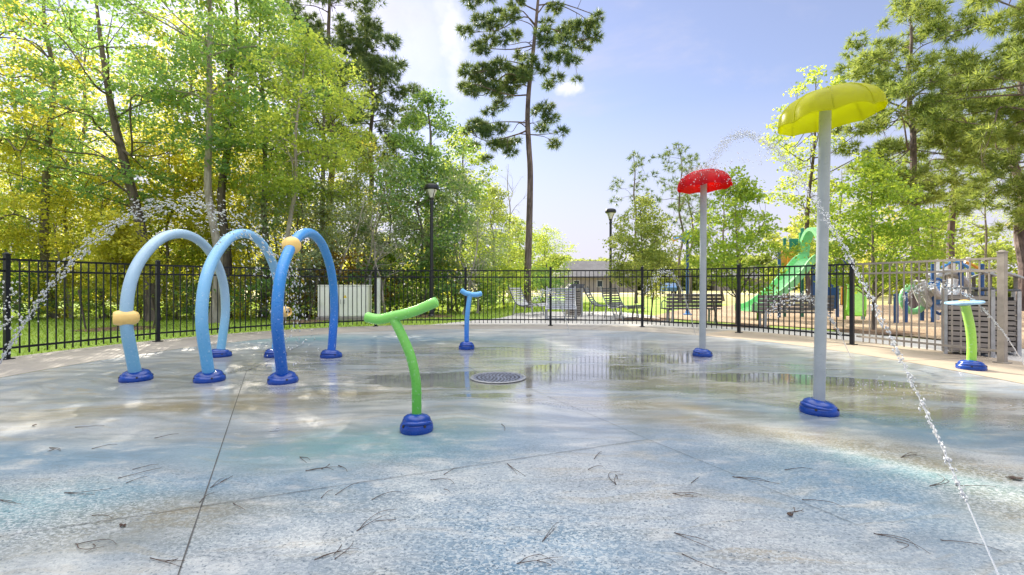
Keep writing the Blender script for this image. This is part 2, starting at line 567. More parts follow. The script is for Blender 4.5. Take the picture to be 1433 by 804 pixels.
def catmull(pts, n=6):
    pts = [Vector(p) for p in pts]
    q = [pts[0] * 2 - pts[1]] + pts + [pts[-1] * 2 - pts[-2]]
    out = []
    for i in range(1, len(q) - 2):
        p0, p1, p2, p3 = q[i - 1:i + 3]
        for k in range(n):
            u = k / n
            out.append(.5 * ((2 * p1) + (p2 - p0) * u + (2 * p0 - 5 * p1 + 4 * p2 - p3) * u * u + (3 * p1 - p0 - 3 * p2 + p3) * u ** 3))
    out.append(pts[-1])
    return out


def poly_mesh(name, arr, mat, parent=None):
    """arr (N, k, 3): N loose k-gons"""
    n, k, _ = arr.shape
    me = bpy.data.meshes.new(name)
    me.vertices.add(n * k)
    me.vertices.foreach_set('co', arr.astype(np.float32).ravel())
    me.loops.add(n * k)
    me.loops.foreach_set('vertex_index', np.arange(n * k, dtype=np.int32))
    me.polygons.add(n)
    me.polygons.foreach_set('loop_start', np.arange(0, n * k, k, dtype=np.int32))
    me.update(calc_edges=True)
    me.validate()
    me.materials.append(mat)
    o = bpy.data.objects.new(name, me)
    COL.objects.link(o)
    if parent:
        o.parent = parent
    return o


def tag(o, label=None, cat=None, group=None, kind=None):
    if label:
        o['label'] = label
    if cat:
        o['category'] = cat
    if group:
        o['group'] = group
    if kind:
        o['kind'] = kind
    return o


def thing(name, label, cat, loc=(0, 0, 0), rz=0, group=None):
    o = bpy.data.objects.new(name, None)
    COL.objects.link(o)
    o.empty_display_size = .2
    o.location = loc
    o.rotation_euler = (0, 0, rz)
    return tag(o, label, cat, group)


def dup(root, loc, rz=0, scale=1, label=None, mats=None):
    def cp(o, par):
        c = o.copy()
        COL.objects.link(c)
        c.parent = par
        if mats and c.type == 'MESH' and c.name.split('.')[0] in mats:
            c.material_slots[0].link = 'OBJECT'
            c.material_slots[0].material = mats[c.name.split('.')[0]]
        for ch in o.children:
            cp(ch, c)
        return c
    kids = list(root.children)
    r = root.copy()
    COL.objects.link(r)
    for ch in kids:
        cp(ch, r)
    r.location = loc
    r.rotation_euler = (0, 0, rz)
    r.scale = scale if hasattr(scale, '__len__') else (scale,) * 3
    if label:
        r['label'] = label
    return r


# ------------------------------------------------------------------ the ground
def sup(cx, cy, rx, ry, n, a):
    c, s_ = math.cos(a), math.sin(a)
    return (cx + rx * math.copysign(abs(c) ** (2 / n), c), cy + ry * math.copysign(abs(s_) ** (2 / n), s_))


def flat(name, pts, z, mat, kind='structure'):
    mb = MB()
    mb.add([(x, y, z) for x, y in pts], [tuple(range(len(pts)))])
    o = mb.build(name, mat, smooth=False)
    return tag(o, kind=kind)


PADC = (-.2, 5.7)
NA = 160
pad_edge = [sup(*PADC, 6.12, 6.38, 2.3, 2 * PI * k / NA) for k in range(NA)]
apr_in = [sup(*PADC, 6.14, 6.40, 2.3, 2 * PI * k / NA) for k in range(NA)]
apr_out = [sup(*PADC, 7.85, 7.75, 2.4, 2 * PI * k / NA) for k in range(NA)]
path_out = [sup(*PADC, 9.7, 9.3, 2.3, 2 * PI * k / NA) for k in range(NA)]


def ring(name, a, b, z, mat, k0=0, k1=NA):
    mb = MB()
    for k in range(k0, k1):
        p, q, r_, s_ = a[k % NA], b[k % NA], b[(k + 1) % NA], a[(k + 1) % NA]
        mb.add([(*p, z), (*q, z), (*r_, z), (*s_, z)], [(0, 1, 2, 3)])
    import bmesh
    o = mb.build(name, mat, smooth=False)
    return tag(o, kind='structure')


big = MB()
big.add([(-900, -300, -.06), (900, -300, -.06), (900, 1500, -.06), (-900, 1500, -.06)], [(0, 1, 2, 3)])
tag(big.build('ground', M['ground'], smooth=False), kind='structure')
flat('lawn', [(-40, -10), (-10, -10), (-6, 4), (6, 4), (9, 14), (13, 28), (16, 46), (-6, 46), (-40, 30)], -.052, M['lawn'])
flat('splash_pad', pad_edge, 0, M['pad'])
ring('pad_edge_joint', pad_edge, apr_in, -.006, M['joint'])
ring('concrete_apron', apr_in, apr_out, .0, M['apron'], 21, NA - 40)
ring('tan_walkway', apr_in, apr_out, .0, M['tan_walk'], -40, 21)
ring('apron_kerb_face', apr_out, [(x * 1.001, y * 1.0005) for x, y in apr_out], -.02, M['apron'])
kb = MB()
for k in range(NA):
    p, q = apr_out[k], apr_out[(k + 1) % NA]
    kb.add([(*p, 0), (*q, 0), (*q, -.06), (*p, -.06)], [(0, 1, 2, 3)])
tag(kb.build('kerb', M['apron'], smooth=False), kind='structure')
ring('path', apr_out, path_out, -.012, M['patio'], -32, 42)
flat('patio', [(-2.6, 13.2), (-1.6, 14.6), (-.4, 16.2), (.2, 18.6), (1.2, 20.0), (4.6, 20.0), (5.3, 17.4), (5.0, 15.2), (5.5, 13.6), (2, 12.6)], -.016, M['patio'])
flat('playground_surface', [(4.9, 16.8), (7.2, 14.0), (9.0, 11.5), (9.6, 8), (9.6, 3), (40, 3), (40, 22), (28, 27), (13, 27), (8, 22)], -.030, M['chips'])
flat('driveway', [(-10, 62), (40, 56), (44, 60), (-10, 67)], -.045, M['patio'])


def joint(a, b, w=.010):
    mb = MB()
    a, b = Vector(a), Vector(b)
    n = 24
    d = (b - a).normalized()
    s_ = Vector((-d.y, d.x, 0)) * w / 2
    vs, fs = [], []
    for i in range(n + 1):
        p = a.lerp(b, i / n)
        j = 1 + .25 * math.sin(i * 2.3)
        vs += [p + s_ * j, p - s_ * j]
    fs = [(2 * i, 2 * i + 1, 2 * i + 3, 2 * i + 2) for i in range(n)]
    mb.add([(v.x, v.y, .004) for v in vs], fs)
    return tag(mb.build('pad_joint', M['joint'], smooth=False), kind='structure')


V0 = G(907, 615)
joint(G(345, 519), G(247, 812), .006)
joint(G(345, 519), (-4.0, 8.9, 0), .009)
joint(V0, G(-160, 775), .0038)
joint(V0, G(1200, 735), .0026)
joint(G(718, 533), V0, .0026)
joint(G(670, 521), G(560, 463), .004)
for a in (50, 72, 96, 118, 140, 22, 8):
    k = round(a / 360 * NA)
    joint((*apr_in[k], 0), (*apr_out[k], 0), .010)


def mulch(cx, cy, r, rz=-.045, name='mulch_bed'):
    pts = []
    for k in range(28):
        a = 2 * PI * k / 28
        q = r * (1 + .12 * math.sin(3 * a + cx) + .06 * math.sin(7 * a))
        pts.append((cx + q * math.cos(a) * 1.15, cy + q * math.sin(a)))
    mb = MB()
    mb.add([(*p, rz) for p in pts] + [(cx, cy, rz + .05)], [(k, (k + 1) % 28, 28) for k in range(28)])
    return tag(mb.build(name, M['mulch']), kind='structure')


# grass blades: nobody could count them
def grass():
    n = 60000
    x = rng.uniform(-22, 6, n)
    y = rng.uniform(6, 30, n)
    ins = (np.abs((x + .2) / 7.95) ** 2.4 + np.abs((y - 5.7) / 7.85) ** 2.4) < 1
    pat = (x > -1.9) & (y < 20.2) & (x > (y - 15.6) * .55 - .9)
    keep = ~ins & ~pat
    x, y = x[keep], y[keep]
    n = len(x)
    h = rng.uniform(.03, .085, n)
    a = rng.uniform(0, 2 * PI, n)
    w = .007 + y * .0006
    lean = rng.normal(0, .025, (n, 2))
    t = np.zeros((n, 3, 3))
    t[:, 0] = np.stack([x - np.cos(a) * w, y - np.sin(a) * w, np.full(n, -.054)], 1)
    t[:, 1] = np.stack([x + np.cos(a) * w, y + np.sin(a) * w, np.full(n, -.054)], 1)
    t[:, 2] = np.stack([x + lean[:, 0], y + lean[:, 1], -.05 + h], 1)
    tag(poly_mesh('grass', t, M['grass']), 'short green lawn grass growing beyond the fence', 'grass', kind='stuff')


grass()


# ------------------------------------------------------------------ foliage
DENS, LSIZE, PDENS = 1.7, 1.04, 3.4


def unit(v):
    return v / np.maximum(np.linalg.norm(v, axis=1, keepdims=True), 1e-9)


def leaf_quads(c, size, rg, flatness=.8):
    n = len(c)
    nr = rg.normal(0, 1, (n, 3))
    nr[:, 2] += flatness * 1.6
    nr = unit(nr)
    t = unit(np.cross(nr, rg.normal(0, 1, (n, 3))))
    b = np.cross(nr, t)
    s_ = size * LSIZE * rg.uniform(.6, 1.25, (n, 1))
    q = np.zeros((n, 4, 3))
    q[:, 0] = c - t * s_ * .55
    q[:, 1] = c + b * s_ * .36 - t * s_ * .08
    q[:, 2] = c + t * s_ * .55
    q[:, 3] = c - b * s_ * .36 - t * s_ * .08
    return q


def cluster_leaves(cl, per, size, rg, flatness=.8):
    """cl: list of (x, y, z, r); leaves gathered on small twigs inside each clump"""
    out = []
    for (x, y, z, r) in cl:
        k = max(6, int(per * DENS * (r ** 2) / 10))
        tw = rg.normal(0, 1, (k, 3))
        tw = unit(tw) * (rg.uniform(.15, 1, (k, 1)) ** .5) * r
        tw[:, 2] *= .55
        m = 10
        pts = np.repeat(tw, m, 0) + rg.normal(0, 1, (k * m, 3)) * np.array([.16, .16, .07]) * (.5 + .7 * r)
        out.append(pts + np.array([x, y, z]))
    return leaf_quads(np.concatenate(out), size, rg, flatness)


def needle_tufts(cl, per, length, width, rg, nn=15):
    out = []
    for (x, y, z, r) in cl:
        k = max(5, int(per * PDENS * r ** 2))
        d = unit(rg.normal(0, 1, (k, 3)))
        c = d * (rg.uniform(.1, 1, (k, 1)) ** .45) * r
        c[:, 2] *= .45
        ax = d * .9 + np.array([0, 0, .55])
        c = c + np.array([x, y, z])
        c = np.repeat(c, nn, 0)
        ax = np.repeat(ax, nn, 0)
        dr = unit(unit(ax) * .75 + rg.normal(0, .62, (k * nn, 3)))
        sd = unit(np.cross(dr, rg.normal(0, 1, (k * nn, 3)))) * width
        L = length * rg.uniform(.7, 1.15, (k * nn, 1))
        q = np.zeros((k * nn, 3, 3))
        q[:, 0] = c - sd * .5
        q[:, 1] = c + sd * .5
        q[:, 2] = c + dr * L + np.array([0, 0, -.03])
        out.append(q)
    return np.concatenate(out)


def trunk_at(tp, z):
    for a, b in zip(tp, tp[1:]):
        if a[2] <= z <= b[2]:
            u = (z - a[2]) / max(b[2] - a[2], 1e-6)
            return Vector(a).lerp(Vector(b), u)
    return Vector(tp[-1])


def wood(tp, r0, cl, rg, rise=.45, zmin=.5, twigs=3, seg=9, rtop=.12, minr=.012, lfrac=.3):
    mb = MB()
    pts = catmull(tp, 6)
    zt = tp[-1][2]
    rad = [max(.012, r0 * ((1 - rtop) * (1 - max(0, min(1, p.z / zt))) ** .75 + rtop) * (1 + (.35 * math.exp(-p.z / .35)))) for p in pts]
    mb.tube(pts, rad, seg)
    limbs = []
    order = sorted(range(len(cl)), key=lambda i: -(math.hypot(cl[i][0] - trunk_at(pts, cl[i][2]).x, cl[i][1] - trunk_at(pts, cl[i][2]).y)))
    nl = max(5, int(len(cl) * lfrac))
    pick = set(order[:nl // 2]) | set(order[nl // 2::max(1, (len(cl) - nl // 2) // max(1, nl - nl // 2))])
    for i in order:
        x, y, z, r = cl[i]
        c = Vector((x, y, z))
        ax = trunk_at(pts, z)
        h = math.hypot(x - ax.x, y - ax.y)
        near = None
        if limbs:
            near = min(limbs, key=lambda q: (q[0] - c).length + (.6 * max(0, q[0].z - z) if rise > 0 else 0))
        if i in pick and (near is None or (near[0] - c).length > .7 * r):
            zs = max(zmin, min(z - h * rise * rg.uniform(.5, 1.2), zt * .97))
            s0 = trunk_at(pts, zs)
            rb = max(minr, min(r0 * .45, .018 + .018 * h) * (1 - .6 * zs / zt))
            k = .12 * h
            bp = catmull([s0, s0.lerp(c, .3) + Vector((rg.normal(0, k * .6), rg.normal(0, k * .6), rg.normal(k * .5, k))),
                          s0.lerp(c, .68) + Vector((rg.normal(0, k), rg.normal(0, k), rg.normal(0, k))), c], 4)
            m_ = len(bp) - 1
            rr = [rb * (1 - .8 * j / m_) for j in range(m_ + 1)]
            limbs += [(bp[j], rr[j]) for j in range(3, m_ + 1)]
        else:
            s0, rn = near
            rb = max(minr * .5, rn * .6)
            k = .14 * (c - s0).length
            bp = catmull([s0, s0.lerp(c, .5) + Vector(rg.normal(0, k, 3)), c], 3)
            m_ = len(bp) - 1
            rr = [rb * (1 - .7 * j / m_) for j in range(m_ + 1)]
        mb.tube(bp, rr, 5, False)
        for _ in range(twigs):
            e = c + Vector(rg.normal(0, 1, 3)).normalized() * r * rg.uniform(.5, 1)
            s1 = bp[-3]
            m2 = s1.lerp(e, .5) + Vector(rg.normal(0, .12 * r, 3))
            mb.tube([s1, m2, e], [rb * .35, rb * .25, rb * .1], 4, False)
    return mb


def env_clusters(n, z0, z1, rmax, rg, lean=(0, 0), peak=.4, rc=(.45, .85), squash=1.0, axis=None):
    cl = []
    for i in range(n):
        u = (i + rg.uniform(0, 1)) / n
        z = z0 + (z1 - z0) * u
        env = (math.sin(PI * min(1, max(.02, (u ** (math.log(.5) / math.log(peak)))))) ** .7)
        rr = rmax * env * math.sqrt(rg.uniform(.06, 1))
        a = i * 2.39996 + rg.normal(0, .5)
        cl.append((lean[0] * u + rr * math.cos(a), lean[1] * u + rr * math.sin(a) * squash, z + rg.normal(0, .15), rg.uniform(*rc) * (.6 + .4 * env)))
    return cl


def tree(name, label, cat, loc, tp, r0, cl, bark, leaf, kind='leaf', per=300, size=.11, seed=1, group=None, flatness=.8,
         rise=.45, zmin=.5, twigs=3, length=.24, width=.026, nn=15, crown='crown', minr=.012):
    rg = np.random.default_rng(seed)
    root = thing(name, label, cat, loc, 0, group)
    w = wood(tp, r0, cl, rg, rise, zmin, twigs, minr=minr)
    w.build('trunk', M[bark], root)
    if kind == 'leaf':
        q = cluster_leaves(cl, per, size, rg, flatness)
    else:
        q = needle_tufts(cl, per, length, width, rg, nn)
    poly_mesh(crown, q, M[leaf], root)
    return root


def wob(h, lean, rg, n=5, amp=.12):
    return [(lean[0] * (k / n) + (rg.normal(0, amp) if k else 0), lean[1] * (k / n) + (rg.normal(0, amp) if k else 0), h * k / n) for k in range(n + 1)]


WG = 'trees of the woodland edge behind the fence'
rg0 = np.random.default_rng(11)


def broad(label, px, y, h, z0, rmax, n, leaf, bark='bark', r0=.14, lean=(0, 0), seed=1, per=300, size=.11, name='broadleaf_tree', peak=.5, group=WG, rc=(.5, .95), tp=None):
    rg = np.random.default_rng(seed)
    tp = tp or wob(h * .96, lean, rg, 6, .10)
    cl = env_clusters(n, z0, h, rmax, rg, lean, peak, rc)
    return tree(name, label, 'tree', XY(px, y) + Vector((0, 0, -.06)), tp, r0, cl, bark, leaf, per=per, size=size, seed=seed, group=group)


# --- woodland edge, front row
T = {}
T['a'] = broad('broadleaf tree at the far left end of the fence with yellow-green leaves', -20, 15.0, 12.5, 1.6, 3.0, 64, 'leaf_yellow', seed=21)
T['b'] = broad('tall tree with blue-green leaves behind the leftmost fence post', 75, 16.5, 13.5, 4.2, 2.9, 46, 'leaf_front', 'bark', .15, (-.3, 0), 22)
# leaning dark trunk
lt = [(0, 0, 0), (-.22, 0, 1.7), (-.55, .1, 3.4), (-1.0, .1, 5.2), (-1.55, .2, 7.2), (-1.9, .2, 9.4), (-2.1, .2, 11.2)]
rg = np.random.default_rng(23)
cl = [(c[0] - 1.4, c[1], c[2], c[3]) for c in env_clusters(46, 3.6, 11.8, 2.9, rg, (-.6, 0), .5, (.5, .95))]
tree('broadleaf_tree', 'leaning tree with dark forked trunk, left of the pale straight trunk', 'tree', XY(214, 15.2) + Vector((0, 0, -.06)), lt, .19, cl, 'bark_dark', 'leaf_front', seed=23, group=WG)
T['c'] = broad('tree with straight pale trunk rising behind the tallest pale blue arch', 300, 14.6, 13.0, 5.0, 2.6, 56, 'leaf_front', 'bark_pale', .14, (-.2, 0), 24)
broad('dark straight trunk tree close behind the pale trunk', 316, 16.6, 13.5, 4.5, 2.6, 52, 'leaf_mid', 'bark_dark', .17, (.1, 0), 25)
broad('slim dark trunk tree left of the pale straight trunk among yellow leaves', 262, 19.5, 12.5, 3.0, 2.4, 40, 'leaf_yellow', 'bark', .12, (0, 0), 26)
broad('green tree with thin grey trunk behind the middle arch', 368, 17.0, 12.0, 3.6, 2.3, 52, 'leaf_front', 'bark', .13, (0, 0), 27)
broad('slender tree with pale trunk leaning right above the yellow arch nozzle', 396, 15.2, 9.5, 3.6, 1.9, 34, 'leaf_mid', 'bark_pale', .09, (.7, 0), 28)
broad('full yellow-green tree behind the deep blue arch', 452, 18.5, 10.8, 3.0, 2.4, 44, 'leaf_mid', 'bark', .13, (0, 0), 29)
# --- second row
second = [(-90, 21, 14, 'leaf_yellow', 'yellow-leaved tree beyond the left frame edge behind the first row'),
          (25, 22, 14.5, 'leaf_yellow', 'backlit yellow tree behind the far left fence post'),
          (120, 20, 13, 'leaf_yellow', 'backlit yellow tree between the leftmost tree and the leaning trunk'),
          (180, 24, 13.5, 'leaf_yellow', 'backlit golden tree standing behind the leaning dark trunk'),
          (245, 22, 12.5, 'leaf_mid', 'mid green tree seen between leaning trunk and pale trunk'),
          (335, 24, 14, 'leaf_yellow', 'tall golden tree deep behind the pale trunk'),
          (405, 23, 13, 'leaf_mid', 'green tree deep behind the pale leaning sapling'),
          (70, 27, 15, 'leaf_yellow', 'tallest backlit golden tree deep in the left woods'),
          (500, 23, 9.0, 'leaf_yellow', 'low golden tree below the dark pines')]
proto2 = []
for i, (px, y, h, lf, lb) in enumerate(second):
    if i < 3:
        proto2.append((broad(lb, px, y, h, 1.2, 3.1, 50, lf, 'bark', .13, (0, 0), 40 + i, per=190), h, lf))
    else:
        src, h0, lf0 = proto2[i % 3]
        dup(src, XY(px, y) + Vector((0, 0, -.06)), 1.3 * i, h / h0, lb, {'crown': M[lf]})
# --- understory, thickets
und = [(10, 17.2, 4.6, 'leaf_mid', 'leafy understory tree behind the far left fence panel'),
       (95, 18.0, 5.4, 'leaf_yellow', 'yellow understory tree behind the left fence panel'),
       (150, 16.6, 4.0, 'leaf_yellow', 'small golden understory tree left of the first arch'),
       (235, 17.6, 5.0, 'leaf_yellow', 'golden understory tree seen through the first arch'),
       (345, 18.6, 5.0, 'leaf_yellow', 'yellow understory tree between first and second arch tops'),
       (420, 17.0, 3.8, 'leaf_grey', 'grey-green understory tree behind the yellow arch nozzle'),
       (490, 19.6, 5.2, 'leaf_grey', 'grey-green feathery tree above the cream cabinet'),
       (545, 19.0, 5.6, 'leaf_grey', 'silvery green leaning tree left of the near lamp post'),
       (590, 20.0, 6.6, 'leaf_dark', 'dark green bushy tree right behind the near lamp post'),
       (640, 20.5, 5.6, 'leaf_grey', 'grey-green bushy tree right of the near lamp post'),
       (690, 24, 5.4, 'leaf_mid', 'mid green rounded tree left of the tall pine trunk'),
       (765, 31, 4.6, 'leaf_mid', 'low green tree just right of the tall pine trunk'),
       (530, 22, 7.2, 'leaf_olive', 'olive tree below the pines left of the lamp'),
       (58, 18.6, 5.0, 'leaf_mid', 'green understory tree right of the far left fence post'),
       (300, 19.4, 5.4, 'leaf_yellow', 'golden understory tree filling the gap behind the pale trunk'),
       (388, 19.8, 5.2, 'leaf_yellow', 'golden understory tree behind the pale trunk leaning right'),
       (192, 19.0, 4.8, 'leaf_mid', 'green understory tree right behind the leaning dark trunk'),
       (268, 18.4, 4.2, 'leaf_mid', 'low green understory tree seen inside the pale arch')]
pu = []
for i, (px, y, h, lf, lb) in enumerate(und):
    h = h * (1.4 if px < 430 else 1.1)
    if i < 3:
        pu.append((broad(lb, px, y, h, .5, 2.0, 44, lf, 'bark', .06, (0, 0), 60 + i, per=240, size=.10, name='understory_tree', peak=.45), h))
    else:
        src, h0 = pu[i % 3]
        dup(src, XY(px, y) + Vector((0, 0, -.06)), 2.1 * i, h / h0, lb, {'crown': M[lf]})
# --- the taller trees stepping down to the right
broad('dense dark green tree with pointed top behind the near lamp post', 600, 22.5, 10.6, 2.6, 2.5, 52, 'leaf_dark', 'bark', .16, (0, 0), 80, peak=.35, size=.13, group=WG)
broad('mid green tree stepping down right of the dense dark tree', 648, 26, 9.9, 2.6, 2.2, 44, 'leaf_mid', 'bark', .13, (0, 0), 81, peak=.35, size=.13, group=WG)
broad('small pointed green tree nearest the bare tree', 690, 31, 7.8, 1.0, 2.2, 44, 'leaf_olive', 'bark', .11, (0, 0), 82, peak=.35, size=.13, group=WG)
broad('low yellow-green tree at the end of the woodland behind the tall pine', 728, 36, 6.2, .8, 2.6, 40, 'leaf_young', 'bark', .1, (0, 0), 83, peak=.4, size=.14, group=WG)

# --- shrubs along the woodland edge
SG = 'shrubs along the woodland edge'
shr = [(-10, 15.6, 1.7, 'leaf_mid', 'green shrub at the far left behind the fence'),
       (45, 15.9, 1.5, 'leaf_dark', 'dark green shrub right of the leftmost fence post'),
       (92, 16.4, 1.6, 'leaf_yellow', 'yellow-green shrub behind the left water jet'),
       (140, 15.8, 1.4, 'leaf_mid', 'green shrub left of the first arch leg'),
       (196, 16.6, 1.7, 'leaf_yellow', 'golden shrub beside the leaning trunk foot'),
       (248, 15.9, 1.5, 'leaf_olive', 'olive shrub seen through the pale arch'),
       (290, 16.2, 1.6, 'leaf_dark', 'dark shrub at the foot of the pale trunk'),
       (340, 16.3, 1.5, 'leaf_yellow', 'yellow shrub seen through the middle arch'),
       (385, 15.8, 1.8, 'leaf_dark', 'dark leafy shrub left of the yellow arch nozzle leg'),
       (430, 16.8, 1.6, 'leaf_grey', 'grey-green shrub left of the cream cabinet'),
       (470, 17.4, 2.2, 'leaf_rust', 'rust tinted shrub behind the cream cabinet'),
       (515, 17.8, 2.0, 'leaf_dark', 'dark shrub right behind the cream cabinet'),
       (555, 18.5, 2.3, 'leaf_young', 'fresh green shrub left of the near lamp base'),
       (595, 19.2, 2.0, 'leaf_dark', 'dark shrub behind the near lamp base'),
       (632, 19.6, 2.2, 'leaf_mid', 'green shrub right of the near lamp base'),
       (672, 21, 2.0, 'leaf_dark', 'dark low shrub behind the small blue tee sprayer'),
       (705, 23.5, 2.0, 'leaf_mid', 'green low shrub left of the tall pine foot'),
       (760, 27, 2.1, 'leaf_dark', 'dark low shrub right of the tall pine foot'),
       (455, 19.2, 2.8, 'leaf_rust', 'autumn tinted shrub deep above the cream cabinet')]
ps = []
for i, (px, y, h, lf, lb) in enumerate(shr):
    if i < 3:
        rg = np.random.default_rng(90 + i)
        cl = env_clusters(22, .15, h, 1.15, rg, (0, 0), .45, (.3, .5))
        ps.append((tree('shrub', lb, 'shrub', XY(px, y) + Vector((0, 0, -.06)), [(0, 0, 0), (.03, 0, h * .4), (0, .05, h * .8)], .03, cl, 'bark', lf, per=420, size=.085, seed=90 + i,
                        group=SG, rise=.8, zmin=.05, crown='foliage'), h))
    else:
        src, h0 = ps[i % 3]
        dup(src, XY(px, y) + Vector((0, 0, -.06)), 1.7 * i, (h / h0 * 1.15, h / h0 * 1.15, h / h0), lb, {'foliage': M[lf]})

# --- pale bare saplings
def bare(label, px, y, h, lean, seed, bark='bark_pale', r0=.05, n=16, spread=1.0, grp='bare stems in the woodland'):
    rg = np.random.default_rng(seed)
    root = thing('bare_tree', label, 'tree', XY(px, y) + Vector((0, 0, -.06)), 0, grp)
    tp = wob(h, lean, rg, 6, .06)
    cl = [(c[0], c[1], c[2], c[3]) for c in env_clusters(n, h * .3, h, spread, rg, lean, .6, (.35, .7))]
    wood(tp, r0, cl, rg, 1.0, .3, 4, 6).build('trunk', M[bark], root)


bare('pale bare sapling leaning right behind the deep blue arch', 452, 16.8, 4.6, (1.6, 0), 101)
bare('thin bare stem leaning left beside the near lamp post', 628, 19.5, 4.2, (-.5, 0), 102)
bare('pale fallen bare branch leaning far right of the deep blue arch', 478, 17.2, 3.2, (2.0, .3), 103)
bare('leafless grey tree against the sky left of the tall pine', 714, 33, 9.8, (-.2, 0), 104, 'bark_pale', .09, 34, 1.9)
bare('bare pale thin trunk slanting left of the first arch', 100, 16.2, 4.0, (-.9, 0), 105)

for (lb, px, y, h, ln, sd) in (('pale bare sapling with fanned twigs right of the near lamp post', 648, 18.4, 3.8, (.7, 0), 106), ('pale thin bare sapling above the white pedestal post', 540, 17.0, 4.0, (-.6, 0), 107),
                          ('pale bare sapling leaning left in front of the small blue tee sprayer', 668, 19.0, 3.4, (-.9, 0), 108), ('slim pale bare stem just right of the deep blue arch', 500, 17.6, 4.6, (.9, 0), 109)):
    bare(lb, px, y, h, ln, sd, n=22, spread=1.1)

# --- pines
PG = 'tall pines'


def pine(label, px, y, h, z0, rmax, n, seed, leaf='pine', r0=.2, lean=(0, 0), per=26, rc=(.45, .8), peak=.45, length=.34, width=.032, name='pine_tree', bark='bark_pine', group=PG, nn=17, rise=.1):
    rg = np.random.default_rng(seed)
    tp = wob(h, lean, rg, 7, .12)
    cl = env_clusters(n, z0, h, rmax, rg, lean, peak, rc)
    return tree(name, label, 'tree', XY(px, y) + Vector((0, 0, -.06)), tp, r0, cl, bark, leaf, 'pine', per, seed=seed, group=group, rise=rise,
                length=length, width=width, nn=nn, twigs=3)


pine('dark pine with top out of frame above the deep blue arch', 462, 23, 18.5, 7.0, 2.9, 74, 120, r0=.2, per=38)
pine('dark pine overhanging the sky right of its taller neighbour', 515, 25, 15.6, 7.6, 2.6, 60, 121, r0=.18, per=38)

# hero pine by its clumps
YP = 24.0
b0 = XY(738, YP)
tpx = [(738, 429), (738.5, 380), (741, 300), (742, 240), (740, 205), (738, 165), (740, 125), (744, 90), (748, 50), (752, 8), (756, -40), (757, -95)]
tp = []
for i, (px, py) in enumerate(tpx):
    p = P(px, py, YP) - b0
    tp.append((p.x, .12 * math.sin(i * .9), max(p.z, 0)))
hp = [(668, 178, 11), (680, 190, 10), (694, 203, 10), (706, 196, 9), (676, 168, 8), (715, 210, 7), (700, 182, 8), (655, 186, 6), (722, 190, 6), (684, 212, 6), (664, 200, 6),
      (762, 160, 8), (768, 172, 9), (776, 186, 8), (758, 176, 7), (783, 197, 6), (752, 154, 6),
      (655, 108, 11), (668, 122, 11), (682, 112, 12), (698, 100, 13), (714, 108, 13), (728, 104, 12), (690, 130, 10), (706, 124, 11), (722, 90, 11), (660, 138, 8), (676, 96, 9), (738, 96, 10), (650, 122, 7), (734, 118, 8),
      (700, 146, 8), (684, 154, 7),
      (757, 100, 8), (764, 72, 9), (772, 84, 9), (786, 92, 8), (800, 100, 8), (780, 104, 7), (758, 60, 8), (768, 104, 7), (808, 104, 5),
      (660, 20, 10), (652, 40, 9), (672, 38, 10), (684, 56, 10), (696, 20, 10), (712, 50, 9), (668, 66, 8), (690, 38, 9), (720, 34, 8), (704, 68, 8), (726, 66, 7), (682, 6, 9), (722, 8, 9), (676, 78, 7),
      (800, 16, 11), (816, 30, 11), (828, 10, 10), (832, 44, 8), (808, 48, 8), (788, 30, 8), (790, 58, 7), (776, 10, 9), (820, 54, 6), (836, 26, 7), (764, 28, 7), (792, 66, 6), (782, 46, 6),
      (770, -20, 12), (740, -25, 13), (705, -25, 12), (790, -45, 12), (730, -65, 13), (765, -70, 12), (815, -15, 10), (680, -15, 10), (750, -100, 12)]
cl = []
rgp = np.random.default_rng(5)
for (px, py, r) in hp:
    d = rgp.normal(0, .95)
    if abs(px - 745) > 60:
        d *= .7
    p = P(px, py, YP) - b0
    cl.append((p.x * (1 + d / YP), d, p.z, r / F * YP * 1.28))
tree('pine_tree', 'tall lone pine with bent trunk and open crown near the centre', 'tree', b0 + Vector((0, 0, -.06)), tp, .205, cl, 'bark_pine', 'pine', 'pine', 62, seed=6, rise=-.10,
     length=.34, width=.034, nn=18, twigs=3, group=PG, minr=.03)

# --- right side trees
RGp = 'trees around the playground'
pine('small slim pine left of the red umbrella against pale sky', 890, 30, 9.9, 4.4, 2.3, 24, 130, 'pine', .10, per=13, rc=(.35, .6), group=RGp)
pine('small pine with paired thin trunk right above the red umbrella', 952, 30, 10.4, 5.2, 2.0, 26, 131, 'pine', .10, per=13, rc=(.35, .6), group=RGp)
pine('thin pine behind the red umbrella pole', 966, 33, 10.2, 5.5, 1.8, 22, 132, 'pine', .10, per=13, rc=(.35, .6), group=RGp)
pine('low pine between red and yellow umbrellas', 1012, 34, 8.4, 3.4, 2.2, 28, 133, 'pine', .10, per=13, rc=(.35, .6), group=RGp)
broad('slender open tree with thin dark trunk left of the yellow umbrella', 1136, 22, 11.3, 3.4, 2.5, 52, 'leaf_mid', 'bark_dark', .12, (.1, 0), 140, per=260, size=.13, group=RGp, rc=(.4, .75))
pine('large pine with bare upper trunk right of the yellow umbrella', 1277, 20, 13.6, 4.6, 3.5, 110, 134, 'pine_lit', .18, per=36, group=RGp, rc=(.35, .65), peak=.5)
pine('massive dark pine at the right frame edge', 1462, 16.0, 13.5, 3.6, 3.6, 125, 135, 'pine_lit', .22, per=36, group=RGp, rc=(.35, .65), peak=.55)
pine('pine with thick dark trunk at the right edge behind the bins', 1428, 21, 12.5, 4.0, 3.2, 76, 136, 'pine_lit', .25, per=32, group=RGp, rc=(.35, .65))
pine('pine with straight dark trunk behind the play frame', 1332, 25, 12.5, 5.0, 2.9, 76, 137, 'pine_lit', .20, per=30, group=RGp, rc=(.35, .65))
